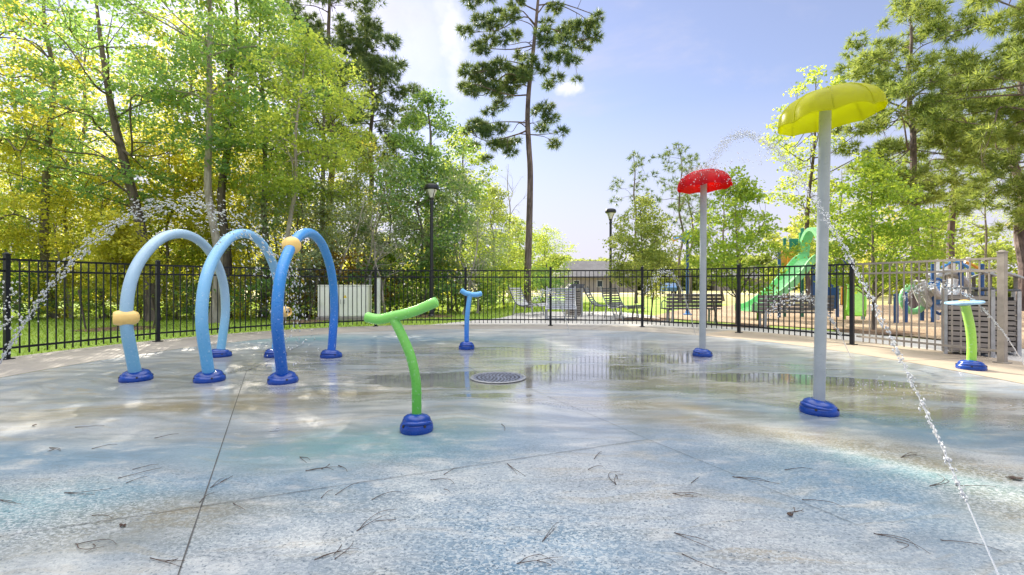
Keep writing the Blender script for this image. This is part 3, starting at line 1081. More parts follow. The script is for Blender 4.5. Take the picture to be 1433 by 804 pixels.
for i, (px, y, h, lf, lb) in enumerate([
        (1178, 27, 8.2, 'leaf_olive', 'olive tree behind the yellow umbrella pole'),
        (1245, 29, 8.8, 'leaf_yellow', 'golden tree behind the young tree by the light panel'),
        (1306, 27, 8.0, 'leaf_olive', 'olive tree left of the straight dark pine trunk'),
        (1378, 29, 9.0, 'leaf_mid', 'green tree between the two right hand pine trunks'),
        (1470, 24, 8.0, 'leaf_yellow', 'golden tree beyond the right frame edge'),
        (1120, 36, 7.0, 'leaf_yellow', 'yellow tree far behind the slide'),
        (1215, 38, 9.5, 'leaf_olive', 'tall olive tree far behind the golden tree')]):
    src, h0, lf0 = proto2[i % 3]
    dup(src, XY(px, y) + Vector((0, 0, -.06)), 2.7 * i + .4, h / h0, lb, {'crown': M[lf]})['group'] = RGp

YG = 'young staked trees'


def young(label, px, y, h, rmax, leaf, seed, z0=1.0):
    rg = np.random.default_rng(seed)
    cl = env_clusters(72, z0, h, rmax, rg, (0, 0), .36, (.26, .46))
    loc = XY(px, y) + Vector((0, 0, -.03))
    tree('young_tree', label, 'tree', loc, wob(h * .95, (0, 0), rg, 5, .03), .045, cl, 'bark', leaf, per=760, size=.08, seed=seed, group=YG, rise=1.3, zmin=.8, flatness=.3)
    mulch(loc.x, loc.y, .8, -.022 if px > 880 else -.045)


young('young yellow-green tree behind the lounge chairs and far lamp', 899, 15.6, 3.9, 1.3, 'leaf_olive', 150)
young('young bright green tree between the two benches', 1032, 13.2, 4.3, 1.35, 'leaf_young', 151)
young('young leafy tree behind the pale fence panel', 1222, 11.6, 4.2, 1.4, 'leaf_young', 152)
young('small staked sapling behind the left fence by the first arch', 168, 12.6, 2.9, .55, 'leaf_yellow', 153, 1.2)
mulch(-3.2, 17.6, .9)
mulch(-6.9, 15.2, .8)


def stake(label, px0, py0, px1, py1, y):
    b = P(px0, py0, y)
    b.z = -.04
    t_ = P(px1, py1, y)
    mb = MB()
    mb.tube([(0, 0, 0), (t_ - b) * .5, t_ - b], [.022, .021, .019], 6)
    mb.tube([(t_ - b) * .93, (t_ - b) * .96], [.026, .026], 6)
    o = mb.build('tree_stake', M['bark_dark'], loc=b)
    tag(o, label, 'stake', 'tree stakes')


stake('dark stake leaning left of the yellow-green young tree', 884, 446, 892, 410, 15.3)
stake('dark stake leaning right of the yellow-green young tree', 910, 446, 915, 408, 15.3)
stake('dark stake slanting left across the near side of the first bench', 1004, 448, 996, 412, 13.4)
stake('dark stake leaning beside the left sapling nearest the jet', 120, 466, 110, 405, 12.4)
stake('dark stake leaning right of the left sapling by the fence post', 214, 462, 226, 404, 12.4)
stake('dark stake leaning right beside the cream cabinet', 431, 447, 446, 388, 14.9)
stake('short dark stake beside the near lamp base', 586, 444, 598, 404, 16.4)

# --- far woods as one mass, right and left of the open field
def woods(name, label, spec, leaf, per, size, seed):
    rg = np.random.default_rng(seed)
    cl = []
    for (px0, px1, y0, y1, h, n, z0) in spec:
        for i in range(n):
            y = rg.uniform(y0, y1)
            px = rg.uniform(px0, px1)
            hh = h * (.65 + .35 * math.sin(px * .05 + seed) ** 2) * rg.uniform(.75, 1.05)
            z = z0 + (hh - z0) * rg.uniform(0, 1)
            p = XY(px, y)
            cl.append((p.x, p.y, z, rg.uniform(.8, 1.5) * (y / 40)))
    o = poly_mesh(name, cluster_leaves(cl, per, size, rg), M[leaf])
    tag(o, label, 'woods', kind='stuff')


woods('far_treeline', 'far tree line on the horizon beyond the field', [(690, 1120, 95, 125, 9.0, 170, .5)], 'leaf_olive', 90, .55, 3)
woods('background_woods', 'deep yellow leaved woods behind the left trees', [(-250, 470, 30, 42, 6.0, 150, .3), (470, 640, 30, 40, 5, 50, .3)], 'leaf_yellow', 80, .28, 4)
woods('playground_woods', 'golden woods behind the playground on the right', [(1080, 1750, 40, 52, 8.5, 200, .3)], 'leaf_olive', 80, .34, 5)

# ------------------------------------------------------------------ the fence
FH = 1.56
FP = [(-8.05, 2.4), (-8.0, 4.75), (-7.79, 7.14), (-7.16, 9.36), (-5.75, 11.35), (-3.77, 12.80), (-1.30, 12.98), (1.08, 12.97), (3.55, 12.62), (5.43, 11.08), (6.52, 8.88)]


def fpanel(a, b, root, mat, label=None):
    a, b = Vector((*a, 0)), Vector((*b, 0))
    d = b - a
    L = d.length
    u = d / L
    a2, b2 = a + u * .035, b - u * .035
    mb = MB()
    n = round((L - .07) / .118)
    q = u.to_track_quat('Y', 'Z').to_matrix()
    for i in range(1, n):
        p = a2.lerp(b2, i / n)
        mb.box((p.x, p.y, (FH - .022 + .07) / 2), (.017, .017, FH - .022 - .07), q)
    po = mb.build('picket_panel', mat, root, smooth=False)
    for z in (FH - .02, FH - .20, .17):
        r_ = MB()
        m_ = (a2 + b2) / 2
        r_.box((m_.x, m_.y, z), (.030, (b2 - a2).length, .034), q)
        r_.build('rail', mat, po, smooth=False)


def fpost(p, root, mat, w=.064, h=FH + .05, q=None):
    mb = MB()
    mb.box((p[0], p[1], h / 2), (w, w, h), q, .003)
    o = mb.build('post', mat, root, smooth=False)
    cb = MB()
    cb.box((p[0], p[1], h + .010), (w + .014, w + .014, .022), q, .004)
    cb.lathe([(w * .5, 0), (w * .42, .012), (0, .022)], 8, (p[0], p[1], h + .02))
    cb.build('post_cap', mat, o, smooth=False)
    fb = MB()
    fb.box((p[0], p[1], .007), (w + .07, w + .07, .014), q)
    fb.build('foot_plate', mat, o, smooth=False)


fr = thing('picket_fence', 'black metal picket fence curving behind the splash pad', 'fence')
for i, p in enumerate(FP):
    d = Vector((*FP[min(i + 1, len(FP) - 1)], 0)) - Vector((*FP[max(i - 1, 0)], 0))
    fpost(p, fr, M['fence'], q=d.to_track_quat('Y', 'Z').to_matrix())
for a, b in zip(FP, FP[1:]):
    fpanel(a, b, fr, M['fence'])
ge = thing('fence_panel', 'black picket fence panel coloured pale as if sunlit, with thick end post at the entrance', 'fence')
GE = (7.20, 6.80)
fpanel((6.55, 8.84), GE, ge, M['fence_sunlit'])
fpost(GE, ge, M['fence_sunlit'], .085, FH + .06, (Vector((*GE, 0)) - Vector((6.52, 8.88, 0))).to_track_quat('Y', 'Z').to_matrix())


# ------------------------------------------------------------------ splash pad features
def base_cover(root, loc, r=.14, rz=0.0, h=.13):
    """two-tier moulded cover with a crescent lip and bolt holes"""
    mb = MB()
    m = Matrix.Rotation(rz, 3, 'Z')
    mb.lathe([(r, 0), (r * 1.03, h * .12), (r * 1.0, h * .34), (r * .90, h * .50), (r * .72, h * .58), (r * .5, h * .6), (0, h * .6)], 32, loc)
    tilt = m @ Matrix.Rotation(R(9), 3, 'X')
    mb.lathe([(r * .86, h * .3), (r * .88, h * .55), (r * .80, h * .74), (r * .62, h * .86), (r * .40, h * .90), (0, h * .9)], 32, Vector(loc) + m @ Vector((0, r * .06, 0)), tilt)
    pts = []
    for k in range(17):
        a = PI * (.05 + 1.1 * k / 16)
        pts.append(Vector(loc) + m @ Vector((r * .88 * math.cos(a), r * .88 * math.sin(a) - r * .05, h * (.42 + .12 * math.sin(k / 16 * PI)))))
    mb.tube(pts, [r * .05 + r * .10 * math.sin(PI * k / 16) for k in range(17)], 10)
    o = mb.build('base_cover', M['base_blue'], root)
    for a in (-2.3, -.85, .8, 2.3):
        hb = MB()
        c = Vector(loc) + Vector((r * .965 * math.cos(a), r * .965 * math.sin(a), h * .40))
        hb.lathe([(0, -.004), (.011, -.004), (.011, .006), (0, .006)], 8, c, Matrix.Rotation(a, 3, 'Z') @ Matrix.Rotation(R(70), 3, 'Y'))
        hb.build('bolt_hole', M['hole'], o)
    return o


def nozzle(root, c, axis, L=.22, r=.085, twin=True):
    c, axis = Vector(c), Vector(axis).normalized()
    m = axis.to_track_quat('Z', 'Y').to_matrix()
    mb = MB()
    mb.lathe([(0, -L * .5), (r * .36, -L * .49), (r * .66, -L * .44), (r * .88, -L * .33), (r * 1.02, -L * .15), (r * 1.06, L * .02), (r * 1.03, L * .18), (r * .95, L * .33), (r * .84, L * .44), (r * .74, L * .47), (r * .66, L * .42), (r * .58, L * .35), (0, L * .33)], 28, c, m, 1.0, 1.0)
    o = mb.build('nozzle', M['cream'], root)
    hb = MB()
    for s_ in ((-.32, .32) if twin else (0,)):
        hb.lathe([(r * .2, L * .35), (r * .2, L * .372), (0, L * .372)], 10, c + m @ Vector((s_ * r, 0, 0)), m)
    hb.build('spray_hole', M['hole'], o)


AG = 'water arches forming a tunnel'


def arch(label, near, far, mat, top, nozz):
    n_, f_ = Vector(near), Vector(far)
    c = (n_ + f_) / 2
    d = (n_ - f_)
    half = d.length / 2
    u = d.normalized()
    root = thing('spray_arch', label, 'water arch', c, 0, AG)
    k = half / .95
    pr = [(-.93, .03), (-1.0, .3), (-1.09, .72), (-1.04, 1.15), (-.84, 1.5), (-.46, 1.79), (0, 1.89), (.46, 1.79), (.84, 1.5), (1.04, 1.15), (1.09, .72), (1.0, .3), (.93, .03)]
    pts = catmull([u * (a * k) + Vector((0, 0, z * top / 1.89)) for a, z in pr], 8)
    mb = MB()
    mb.tube(pts, .064, 20)
    mb.build('hoop_pipe', M[mat], root)
    base_cover(root, u * (half * .98), .165, .4)
    base_cover(root, -u * (half * .98), .165, 2.4)
    for (idx, axis, L, r) in nozz:
        nozzle(root, pts[int(idx * (len(pts) - 1))] + (Vector(axis).normalized() * .09 if idx < .3 else Vector((0, 0, 0))), axis, L, r)
    return root


arch('pale blue water arch with yellow nozzle on its near leg, leftmost', G(189, 532), G(309, 498), 'blue_pale', 1.86, [(.832, (-.80, -.60, .0), .25, .090)])
arch('sky blue water arch in the middle with nozzle on its far leg', G(292, 533), G(386, 498), 'blue_mid', 1.86, [(.175, (.93, -.36, .0), .25, .085)])
arch('deep blue water arch with yellow nozzle near its top, rightmost', G(395, 535), G(464, 499), 'blue_deep', 1.86, [(.63, (-.62, .62, .05), .19, .105)])


def tee(label, base, mat, h, lean, bar_dir, tilt, bl, br, r=.036, rb=.135, z_scale=1.0):
    root = thing('tee_sprayer', label, 'water sprayer', base, 0, 'tee shaped water sprayers')
    mb = MB()
    L = Vector((lean[0], lean[1], 0))
    pts = catmull([(0, 0, .05), (0, 0, h * .30), L * .04 + Vector((0, 0, h * .45)), L * .25 + Vector((0, 0, h * .65)), L * .62 + Vector((0, 0, h * .84)), L + Vector((0, 0, h))], 7)
    mb.tube(pts, r, 18)
    st = mb.build('stem', M[mat], root)
    cb = MB()
    cb.lathe([(r * 1.03, h * .32), (r * 1.06, h * .322), (r * 1.06, h * .328), (r * 1.03, h * .33)], 18)
    cb.build('seam_ring', M[mat], st)
    u = Vector(bar_dir).normalized()
    c = L + Vector((0, 0, h))
    bp = [c - u * bl + Vector((0, 0, .02 - tilt * bl)), c - u * bl * .55 + Vector((0, 0, -.006 - tilt * bl * .6)), c + Vector((0, 0, 0)), c + u * br * .5 + Vector((0, 0, .02 + tilt * br * .5)), c + u * br + Vector((0, 0, .07 + tilt * br))]
    bp = catmull(bp, 6)
    # rounded ends
    e0, e1 = (bp[0] - bp[1]).normalized(), (bp[-1] - bp[-2]).normalized()
    rr = r * 1.08
    path = [bp[0] + e0 * rr * .35, bp[0] + e0 * rr * .2] + bp + [bp[-1] + e1 * rr * .2, bp[-1] + e1 * rr * .35]
    rad = [rr * .55, rr * .9] + [rr] * len(bp) + [rr * .9, rr * .55]
    b2 = MB()
    b2.tube(path, rad, 18)
    b2.build('crossbar', M[mat], root)
    base_cover(root, (0, 0, 0), rb, 3.0, .145)
    return root


tee('lime green tee sprayer standing nearest on the pad', G(583, 602), 'green', .90, (-.185, -.02), (1, -.12, 0), .13, .21, .35, .038, .128)
tee('small blue tee sprayer standing in front of the far fence', G(653, 488), 'blue_tee', .98, (.06, 0), (1, .15, 0), -.30, .15, .20, .042, .14)


def umbrella(label, base, h, hr, rad, mat, lean, tilt, pr, seed):
    root = thing('spray_umbrella', label, 'water umbrella', base, 0, 'tall mushroom water umbrellas')
    mb = MB()
    L = Vector((lean, 0, 0))
    mb.tube([(0, 0, .06), L * .5 + Vector((0, 0, h * .5)), L + Vector((0, 0, h - .05))], pr, 22)
    mb.build('pole', M['pole'], root)
    m = Matrix.Rotation(tilt, 3, 'Y')
    nseg, sub = 8, 6
    prof = [(0, 0), (.18, -.012), (.38, -.06), (.58, -.15), (.75, -.29), (.88, -.48), (.96, -.70), (1.0, -1.0)]
    vs, fs = [], []
    nk = nseg * sub
    th = .008
    for shell in (0, 1):
        for (r_, z) in prof:
            for k in range(nk):
                a = 2 * PI * (k + .5) / nk + .2
                ph = (k % sub) / sub
                sc = 1 + .05 * math.sin(PI * ph) * r_
                dz = .08 * math.sin(PI * ph) * (r_ ** 4)
                rr = (rad * sc - shell * th) * r_
                v = Vector((rr * math.cos(a), rr * math.sin(a), z * hr + dz * hr - shell * th))
                vs.append(m @ v + L + Vector((0, 0, h)))
    n = len(prof)
    for shell in (0, 1):
        o = shell * n * nk
        for i in range(n - 1):
            for k in range(nk):
                k2 = (k + 1) % nk
                f = (o + i * nk + k, o + i * nk + k2, o + (i + 1) * nk + k2, o + (i + 1) * nk + k)
                fs.append(f)
    for k in range(nk):
        k2 = (k + 1) % nk
        fs.append(((n - 1) * nk + k, (n - 1) * nk + k2, n * nk + (n - 1) * nk + k2, n * nk + (n - 1) * nk + k))
    d = MB()
    d.add(vs, fs)
    cn = d.build('canopy', M[mat], root)
    for s_ in range(nseg):
        a = 2 * PI * s_ / nseg + .2 + PI / nk
        rb = MB()
        pts = [m @ Vector((rad * r_ * math.cos(a), rad * r_ * math.sin(a), z * hr + .002)) + L + Vector((0, 0, h)) for r_, z in prof[1:]]
        rb.tube(pts, .006, 6)
        rb.build('rib', M[mat], cn)
    base_cover(root, (0, 0, 0), .15, 1.2, .13)
    hb = MB()
    hb.lathe([(pr * 1.25, -.12), (pr * 1.35, -.05), (pr * 1.9, -.02), (pr * 1.9, .0)], 20, L + Vector((0, 0, h - .03)))
    hb.build('hub', M['pole'], root)
    return root


umbrella('yellow mushroom water umbrella on a tall pale pole', G(1146, 577), 2.90, .28, .40, 'yellow_dome', .06, R(-7), .047, 1)
umbrella('red mushroom water umbrella on a pale pole, farther back', G(983, 497.5), 3.00, .30, .405, 'red_dome', .02, R(-3), .051, 2)

# side sprayer with a disc
root = thing('disc_sprayer', 'lime post sprayer with pale blue disc top beside the pale fence panel', 'water sprayer', G(1359, 516))
mb = MB()
mb.tube(catmull([(0, 0, .05), (.01, 0, .3), (-.01, 0, .55), (-.06, 0, .78), (-.085, 0, .87)], 6), [.052] * 24 + [.058], 18)
mb.build('stem', M['lime'], root)
mb = MB()
mt = Matrix.Rotation(R(-5), 3, 'Y')
mb.lathe([(0, 0), (.07, .0), (.19, .018), (.205, .034), (.20, .048), (.17, .052), (0, .056)], 32, (-.09, 0, .87), mt)
ds = mb.build('disc', M['disc'], root)
mb = MB()
mb.lathe([(.055, .05), (.06, .062), (.03, .072), (0, .074)], 20, (-.09, 0, .87), mt)
mb.build('disc_button', M['cream'], ds)
base_cover(root, (0, 0, 0), .155, 2.2, .13)

# drain
root = thing('drain_cover', 'round blue-grey drain cover in the puddle at the pad centre', 'drain', G(697, 528.5))
mb = MB()
mb.lathe([(.335, .0), (.345, .010), (.335, .016), (.315, .016), (.310, .008)], 48)
mb.build('rim', M['drain_ring'], root)
mb = MB()
mb.lathe([(.308, .004), (.305, .009), (0, .010)], 48)
pl = mb.build('grate', M['drain'], root)
mb = MB()
for rr, n in ((.06, 8), (.11, 14), (.16, 20), (.21, 26), (.26, 32)):
    for k in range(n):
        a = 2 * PI * k / n + rr * 9
        mb.lathe([(.010, .0085), (.010, .0125), (0, .0125)], 6, (rr * math.cos(a), rr * math.sin(a), 0), None, 1.3, .9)
mb.build('drain_hole', M['hole'], pl)


# ------------------------------------------------------------------ water
def drops(mb, pts, r, rg, jit=.0, stretch=1.0, dirs=None):
    base = [(0, 0, 1), (0, 0, -1)] + [(math.cos(a), math.sin(a), 0) for a in (0, PI / 3, 2 * PI / 3, PI, 4 * PI / 3, 5 * PI / 3)]
    fs = [(0, 2 + k, 2 + (k + 1) % 6) for k in range(6)] + [(1, 2 + (k + 1) % 6, 2 + k) for k in range(6)]
    for i, p in enumerate(pts):
        p = Vector(p) + Vector(rg.normal(0, 1, 3)) * jit
        s_ = r * rg.uniform(.45, 1.4)
        q = (dirs[i] if dirs is not None else Vector((0, 0, 1))).to_track_quat('Z', 'Y').to_matrix()
        st = stretch * rg.uniform(.7, 1.3)
        mb.add([q @ Vector((v[0] * s_, v[1] * s_, v[2] * s_ * st)) + p for v in base], fs)


def jet(label, p0, p1, apex, seed, t1=1.0, r=.008, n=260, spread=.10, core=.45, land=0.0):
    """parabola from nozzle p0 passing height `apex`, to p1; thin stream breaking into drops"""
    rg = np.random.default_rng(seed)
    p0, p1 = Vector(p0), Vector(p1)
    o = p0.copy()
    # z = a t - b t^2 with z(1)=p1.z-p0.z and max = apex
    z1 = p1.z - p0.z
    a = 2 * apex + 2 * math.sqrt(max(apex * apex - apex * z1, 0))
    b = a - z1

    def pos(t):
        return Vector(((p1.x - p0.x) * t, (p1.y - p0.y) * t, a * t - b * t * t))

    mb = MB()
    tc = core * t1
    k = 60
    pts, rad = [], []
    for i in range(k + 1):
        t = tc * i / k
        pts.append(pos(t) + Vector(rg.normal(0, 1, 3)) * spread * .012 * (t / tc))
        rad.append(r * (.72 + .42 * rg.uniform(-1, 1) * (.3 + .7 * t / tc)) * (1 - .45 * (i / k)))
    mb.tube(pts, rad, 7)
    tt = tc * .25 + (t1 - tc * .25) * rg.uniform(0, 1, n) ** .9
    P_, D_ = [], []
    for t in tt:
        w = spread * (.10 + .9 * (t / t1) ** 1.6)
        P_.append(pos(t) + Vector(rg.normal(0, 1, 3)) * w * .5)
        D_.append((pos(t + .02) - pos(t)).normalized())
    drops(mb, P_, r * .95, rg, 0, 2.0, D_)
    # little splash at the nozzle
    drops(mb, [(rg.normal(0, .04), rg.normal(0, .04), abs(rg.normal(0, .02))) for _ in range(14)], r * .5, rg)
    ob = mb.build('water_jet', M['water'], loc=o)
    return tag(ob, label, 'water jet', 'water jets of the splash pad')


RU = G(983, 497.5)
jet('long water jet rising from the near right corner toward the red umbrella', (1.90, 1.80, .0), (RU.x + .05, RU.y - .1, 2.98), 3.08, 201, 1.0, .0048, 2400, .11, .12)
jet('water jet spraying up from the left frame edge past the first arch', (-5.95, 5.25, 0), (-2.6, 5.9, .9), 2.12, 202, .95, .0095, 1000, .32, .16)
jet('short arching jet in front of the slatted chair at the centre', G(797, 466), (.15, 9.1, 0), 1.02, 203, .8, .009, 300, .14, .5)
jet('arching jet right of the lounge chairs near the red pole', G(973, 468), (2.2, 8.6, .2), 1.42, 204, .8, .009, 300, .16, .5)
jet('arching jet with dense drops in front of the second bench', G(1190, 499), (3.4, 6.6, 0.3), .98, 205, .8, .009, 360, .17, .48)
jet('water jet rising at the right frame edge beside the disc sprayer', (6.75, 6.05, 0), (5.6, 6.9, .75), 1.15, 206, .9, .008, 240, .12, .5)


def spray(label, pts, r, seed, stretch=1.6, dirs=None, loc=(0, 0, 0)):
    rg = np.random.default_rng(seed)
    mb = MB()
    l = Vector(loc)
    drops(mb, [Vector(p) - l for p in pts], r, rg, 0, stretch, dirs)
    return tag(mb.build('water_spray', M['water'], loc=loc), label, 'water spray', 'falling water drops', 'stuff')


rg = np.random.default_rng(33)
pts = []
for _ in range(240):                       # below the top nozzle of the deep blue arch
    z = rg.uniform(0, 1) ** .8 * 1.5
    s_ = .07 + .07 * (1.5 - z)
    c = P(402, 440, 5.7)
    pts.append((c.x + rg.normal(0, s_) + .05 * (1.5 - z), c.y + rg.normal(0, s_), z))
spray('water drops falling from the top nozzle of the deep blue arch', pts, .0095, 34, loc=P(402, 535, 5.6))
pts = []
for _ in range(420):                       # bouncing on the red dome
    a, q = rg.uniform(0, 2 * PI), math.sqrt(rg.uniform(0, 1)) * .47
    z = 3.02 - .31 * (q / .44) ** 3 + abs(rg.normal(0, .045))
    pts.append((RU.x + .02 + q * math.cos(a), RU.y + q * math.sin(a), z))
for _ in range(110):                       # sheet thrown off to the right
    u = rg.uniform(0, 1)
    pts.append((RU.x + .35 + .8 * u + rg.normal(0, .05), RU.y - .1 + rg.normal(0, .08), 3.05 + .18 * u - .5 * u * u * 0 + rg.normal(0, .07)))
spray('water drops bouncing off the top of the red umbrella', pts, .0075, 35, 1.2, loc=(RU.x, RU.y, 2.7))
pts = []
for _ in range(90):
    c = P(12, 400, 6.3)
    pts.append((c.x + rg.normal(0, .10), c.y + rg.normal(0, .1), rg.uniform(.55, 1.2)))
spray('loose water drops at the left frame edge by the fence post', pts, .013, 36, 1.3, loc=P(12, 430, 6.3))
pts = [(rg.normal(4.05, .3), rg.normal(5.2, .45), abs(rg.normal(0, .05))) for _ in range(120)]
spray('fine drops splashing on the pad right of the yellow umbrella', pts, .006, 37, 1.0, loc=(4.05, 5.2, 0))

# ------------------------------------------------------------------ fallen needles
NL = [((0, 700), (30, 706), 2), ((93, 690), (156, 684), 2), ((168, 669), (226, 655), 1), ((187, 657), (222, 650), 1), ((178, 676), (206, 667), 1), ((107, 598), (146, 596), 1),
      ((218, 613), (250, 607), 1), ((70, 627), (84, 632), 3), ((130, 628), (164, 622), 1), ((108, 762), (163, 762), 3), ((212, 782), (256, 795), 3), ((130, 722), (157, 726), 1),
      ((296, 682), (326, 666), 3), ((280, 703), (300, 690), 1), ((327, 705), (343, 714), 1), ((430, 659), (478, 654), 3), ((474, 652), (486, 661), 1), ((420, 640), (429, 648), 2),
      ((443, 783), (502, 768), 3), ((470, 782), (494, 756), 1), ((450, 697), (466, 686), 1), ((471, 692), (502, 676), 1), ((502, 742), (556, 713), 3), ((522, 699), (562, 689), 1),
      ((604, 672), (636, 678), 1), ((622, 685), (630, 690), 1), ((622, 664), (640, 655), 1), ((711, 650), (736, 667), 2), ((760, 757), (781, 731), 2), ((726, 789), (788, 780), 3),
      ((702, 594), (706, 603), 1), ((824, 657), (844, 653), 1), ((832, 642), (842, 632), 2), ((862, 678), (868, 660), 3), ((943, 691), (982, 693), 3), ((946, 747), (1001, 770), 2),
      ((957, 777), (1018, 803), 1), ((968, 676), (978, 668), 2), ((1100, 658), (1137, 657), 1), ((1028, 668), (1092, 678), 2), ((1125, 700), (1182, 711), 1), ((1104, 718), (1124, 713), 3),
      ((1226, 748), (1302, 776), 3), ((1320, 757), (1402, 772), 1), ((1340, 680), (1394, 682), 1), ((1408, 668), (1432, 672), 3), ((1302, 680), (1312, 664), 2), ((1262, 640), (1284, 634), 3)]
SH = {1: 'single straight brown pine needle lying on the pad', 2: 'pair of brown pine needles lying together on the pad', 3: 'forked brown pine twig with curled needles on the pad'}
for i, (a, b, kind) in enumerate(NL):
    rg = np.random.default_rng(300 + i)
    A, B = G(*a), G(*b)
    d = B - A
    n = Vector((-d.y, d.x, 0))
    mb = MB()
    th = .0007 + .00025 * A.y
    for k in range(kind):
        e = d * (1 - .22 * k) + n * rg.normal(0, .17) * (k > 0)
        bend = rg.normal(0, .07 if kind < 3 else .12)
        m1, m2 = e * .35 + n * bend + Vector((0, 0, .004)), e * .7 + n * bend * 1.1 + Vector((0, 0, .006))
        s0 = d * .0 if k < 2 else d * .4
        mb.tube(catmull([s0, s0 + m1 * .9, s0 * .6 + m2, e], 4), [th * 1.3] * 4 + [th] * 5 + [th * .7] * 4, 5)
    mb.tube([(0, 0, 0), -d * .05], [th * 1.8, th * 1.5], 5)
    o = mb.build('pine_needle', M['needle'], loc=A + Vector((0, 0, .004)))
    tag(o, SH[kind], 'pine needle', 'pine needles scattered on the pad')


for (px, py, r_, lb) in ((1421, 671, .022, 'curled dark brown leaf lying at the right edge of the pad'), (173, 737, .010, 'small dark pine cone scale lying left of the long joint'),
                         (48, 596, .012, 'tiny dark leaf bit on the pad below the left jet'), (1106, 722, .009, 'small brown leaf bit on the lower right of the pad')):
    rg = np.random.default_rng(int(px))
    mb = MB()
    vs = [(0, 0, .012)]
    for k in range(9):
        a = 2 * PI * k / 9
        q = r_ * rg.uniform(.6, 1.15)
        vs.append((q * 1.7 * math.cos(a), q * math.sin(a), .004 + rg.uniform(0, .012)))
    vs2 = [(x, y, z - .003) for x, y, z in vs]
    fs = [(0, 1 + k, 1 + (k + 1) % 9) for k in range(9)] + [(10, 11 + (k + 1) % 9, 11 + k) for k in range(9)] + [(1 + k, 11 + k, 11 + (k + 1) % 9, 1 + (k + 1) % 9) for k in range(9)]
    mb.add(vs + vs2, fs)
    tag(mb.build('fallen_leaf', M['needle'], loc=G(px, py) + Vector((0, 0, .001)), smooth=False), lb, 'leaf', 'dead leaves on the pad')

# ------------------------------------------------------------------ lamps, cabinet
def lamp(label, px, y, h):
    root = thing('street_lamp', label, 'lamp post', XY(px, y) + Vector((0, 0, -.05)), 0, 'black park lamp posts')
    mb = MB()
    mb.tube([(0, 0, .3), (0, 0, h - .75)], [.066, .060], 14)
    mb.build('pole', M['lamp'], root)
    mb = MB()
    mb.lathe([(.12, 0), (.12, .06), (.085, .10), (.08, .32), (.055, .38)], 16)
    mb.build('base', M['lamp'], root)
    mb = MB()
    mb.lathe([(.05, 0), (.075, .02), (.075, .12), (.06, .16), (.085, .22), (.085, .25), (0, .26)], 16, (0, 0, h - .78))
    mb.build('collar', M['lamp'], root)
    mb = MB()
    mb.lathe([(.075, 0), (.10, .06), (.195, .26), (.205, .30), (0, .30)], 16, (0, 0, h - .52))
    gl = mb.build('lantern_glass', M['glass'], root)
    for k in range(4):
        a = PI / 4 + k * PI / 2
        b = MB()
        c, s_ = math.cos(a), math.sin(a)
        b.tube([(.085 * c, .085 * s_, h - .53), (.115 * c, .115 * s_, h - .45), (.22 * c, .22 * s_, h - .20)], .013, 6)
        b.build('strut', M['lamp'], root)
    mb = MB()
    mb.lathe([(.23, 0), (.275, .03), (.275, .11), (.24, .18), (.15, .22), (0, .235)], 20, (0, 0, h - .23))
    mb.build('lantern_cap', M['lamp'], root)


lamp('black park lamp post in front of the woodland', 604, 17.2, 4.95)
lamp('black park lamp post farther off behind the lounge chairs', 854.5, 22.8, 4.95)

cb = thing('utility_cabinet', 'cream double door utility cabinet on the lawn behind the fence', 'utility cabinet', XY(483, 15.7) + Vector((0, 0, -.05)), R(4))
mb = MB()
mb.box((0, 0, .06), (1.72, .62, .12), None, .01)
mb.build('plinth', M['apron'], cb, False)
mb = MB()
mb.box((0, 0, .64), (1.64, .55, 1.04), None, .02)
mb.box((0, 0, 1.175), (1.68, .60, .03), None, .008)
mb.build('body', M['box'], cb, False)
for sx in (-1, 1):
    mb = MB()
    mb.box((sx * .405, -.283, .64), (.79, .016, .96), None, .005)
    dr = mb.build('door', M['box'], cb, False)
    mb = MB()
    mb.tube([(sx * .06, -.296, .56), (sx * .06, -.320, .56), (sx * .06, -.320, .70), (sx * .06, -.296, .70)], .008, 6)
    mb.build('handle', M['metal'], dr)
    if sx > 0:
        mb = MB()
        mb.add([(.02, -.2925, .76), (.14, -.2925, .76), (.08, -.2925, .865), (.02, -.296, .76), (.14, -.296, .76), (.08, -.296, .865)],
               [(0, 1, 2), (3, 5, 4), (0, 3, 4, 1), (1, 4, 5, 2), (2, 5, 3, 0)])
        mb.box((.08, -.297, .805), (.012, .003, .05))
        mb.build('warning_sticker', M['warn'], dr, False)
for px, y, hh, w, lb in ((518, 16.9, 1.5, .07, 'thin grey conduit post right of the cream cabinet'), (529, 15.4, 1.42, .13, 'white pedestal post right of the cream cabinet')):
    mb = MB()
    mb.box((0, 0, hh / 2), (w, w, hh), None, .01)
    mb.box((0, 0, hh + .02), (w * 1.2, w * 1.2, .05), None, .012)
    mb.box((0, -w * .52, hh * .7), (w * .6, .012, hh * .2), None, .003)
    tag(mb.build('service_post', M['white'] if w > .1 else M['metal'], loc=XY(px, y) + Vector((0, 0, -.05)), smooth=False), lb, 'post')


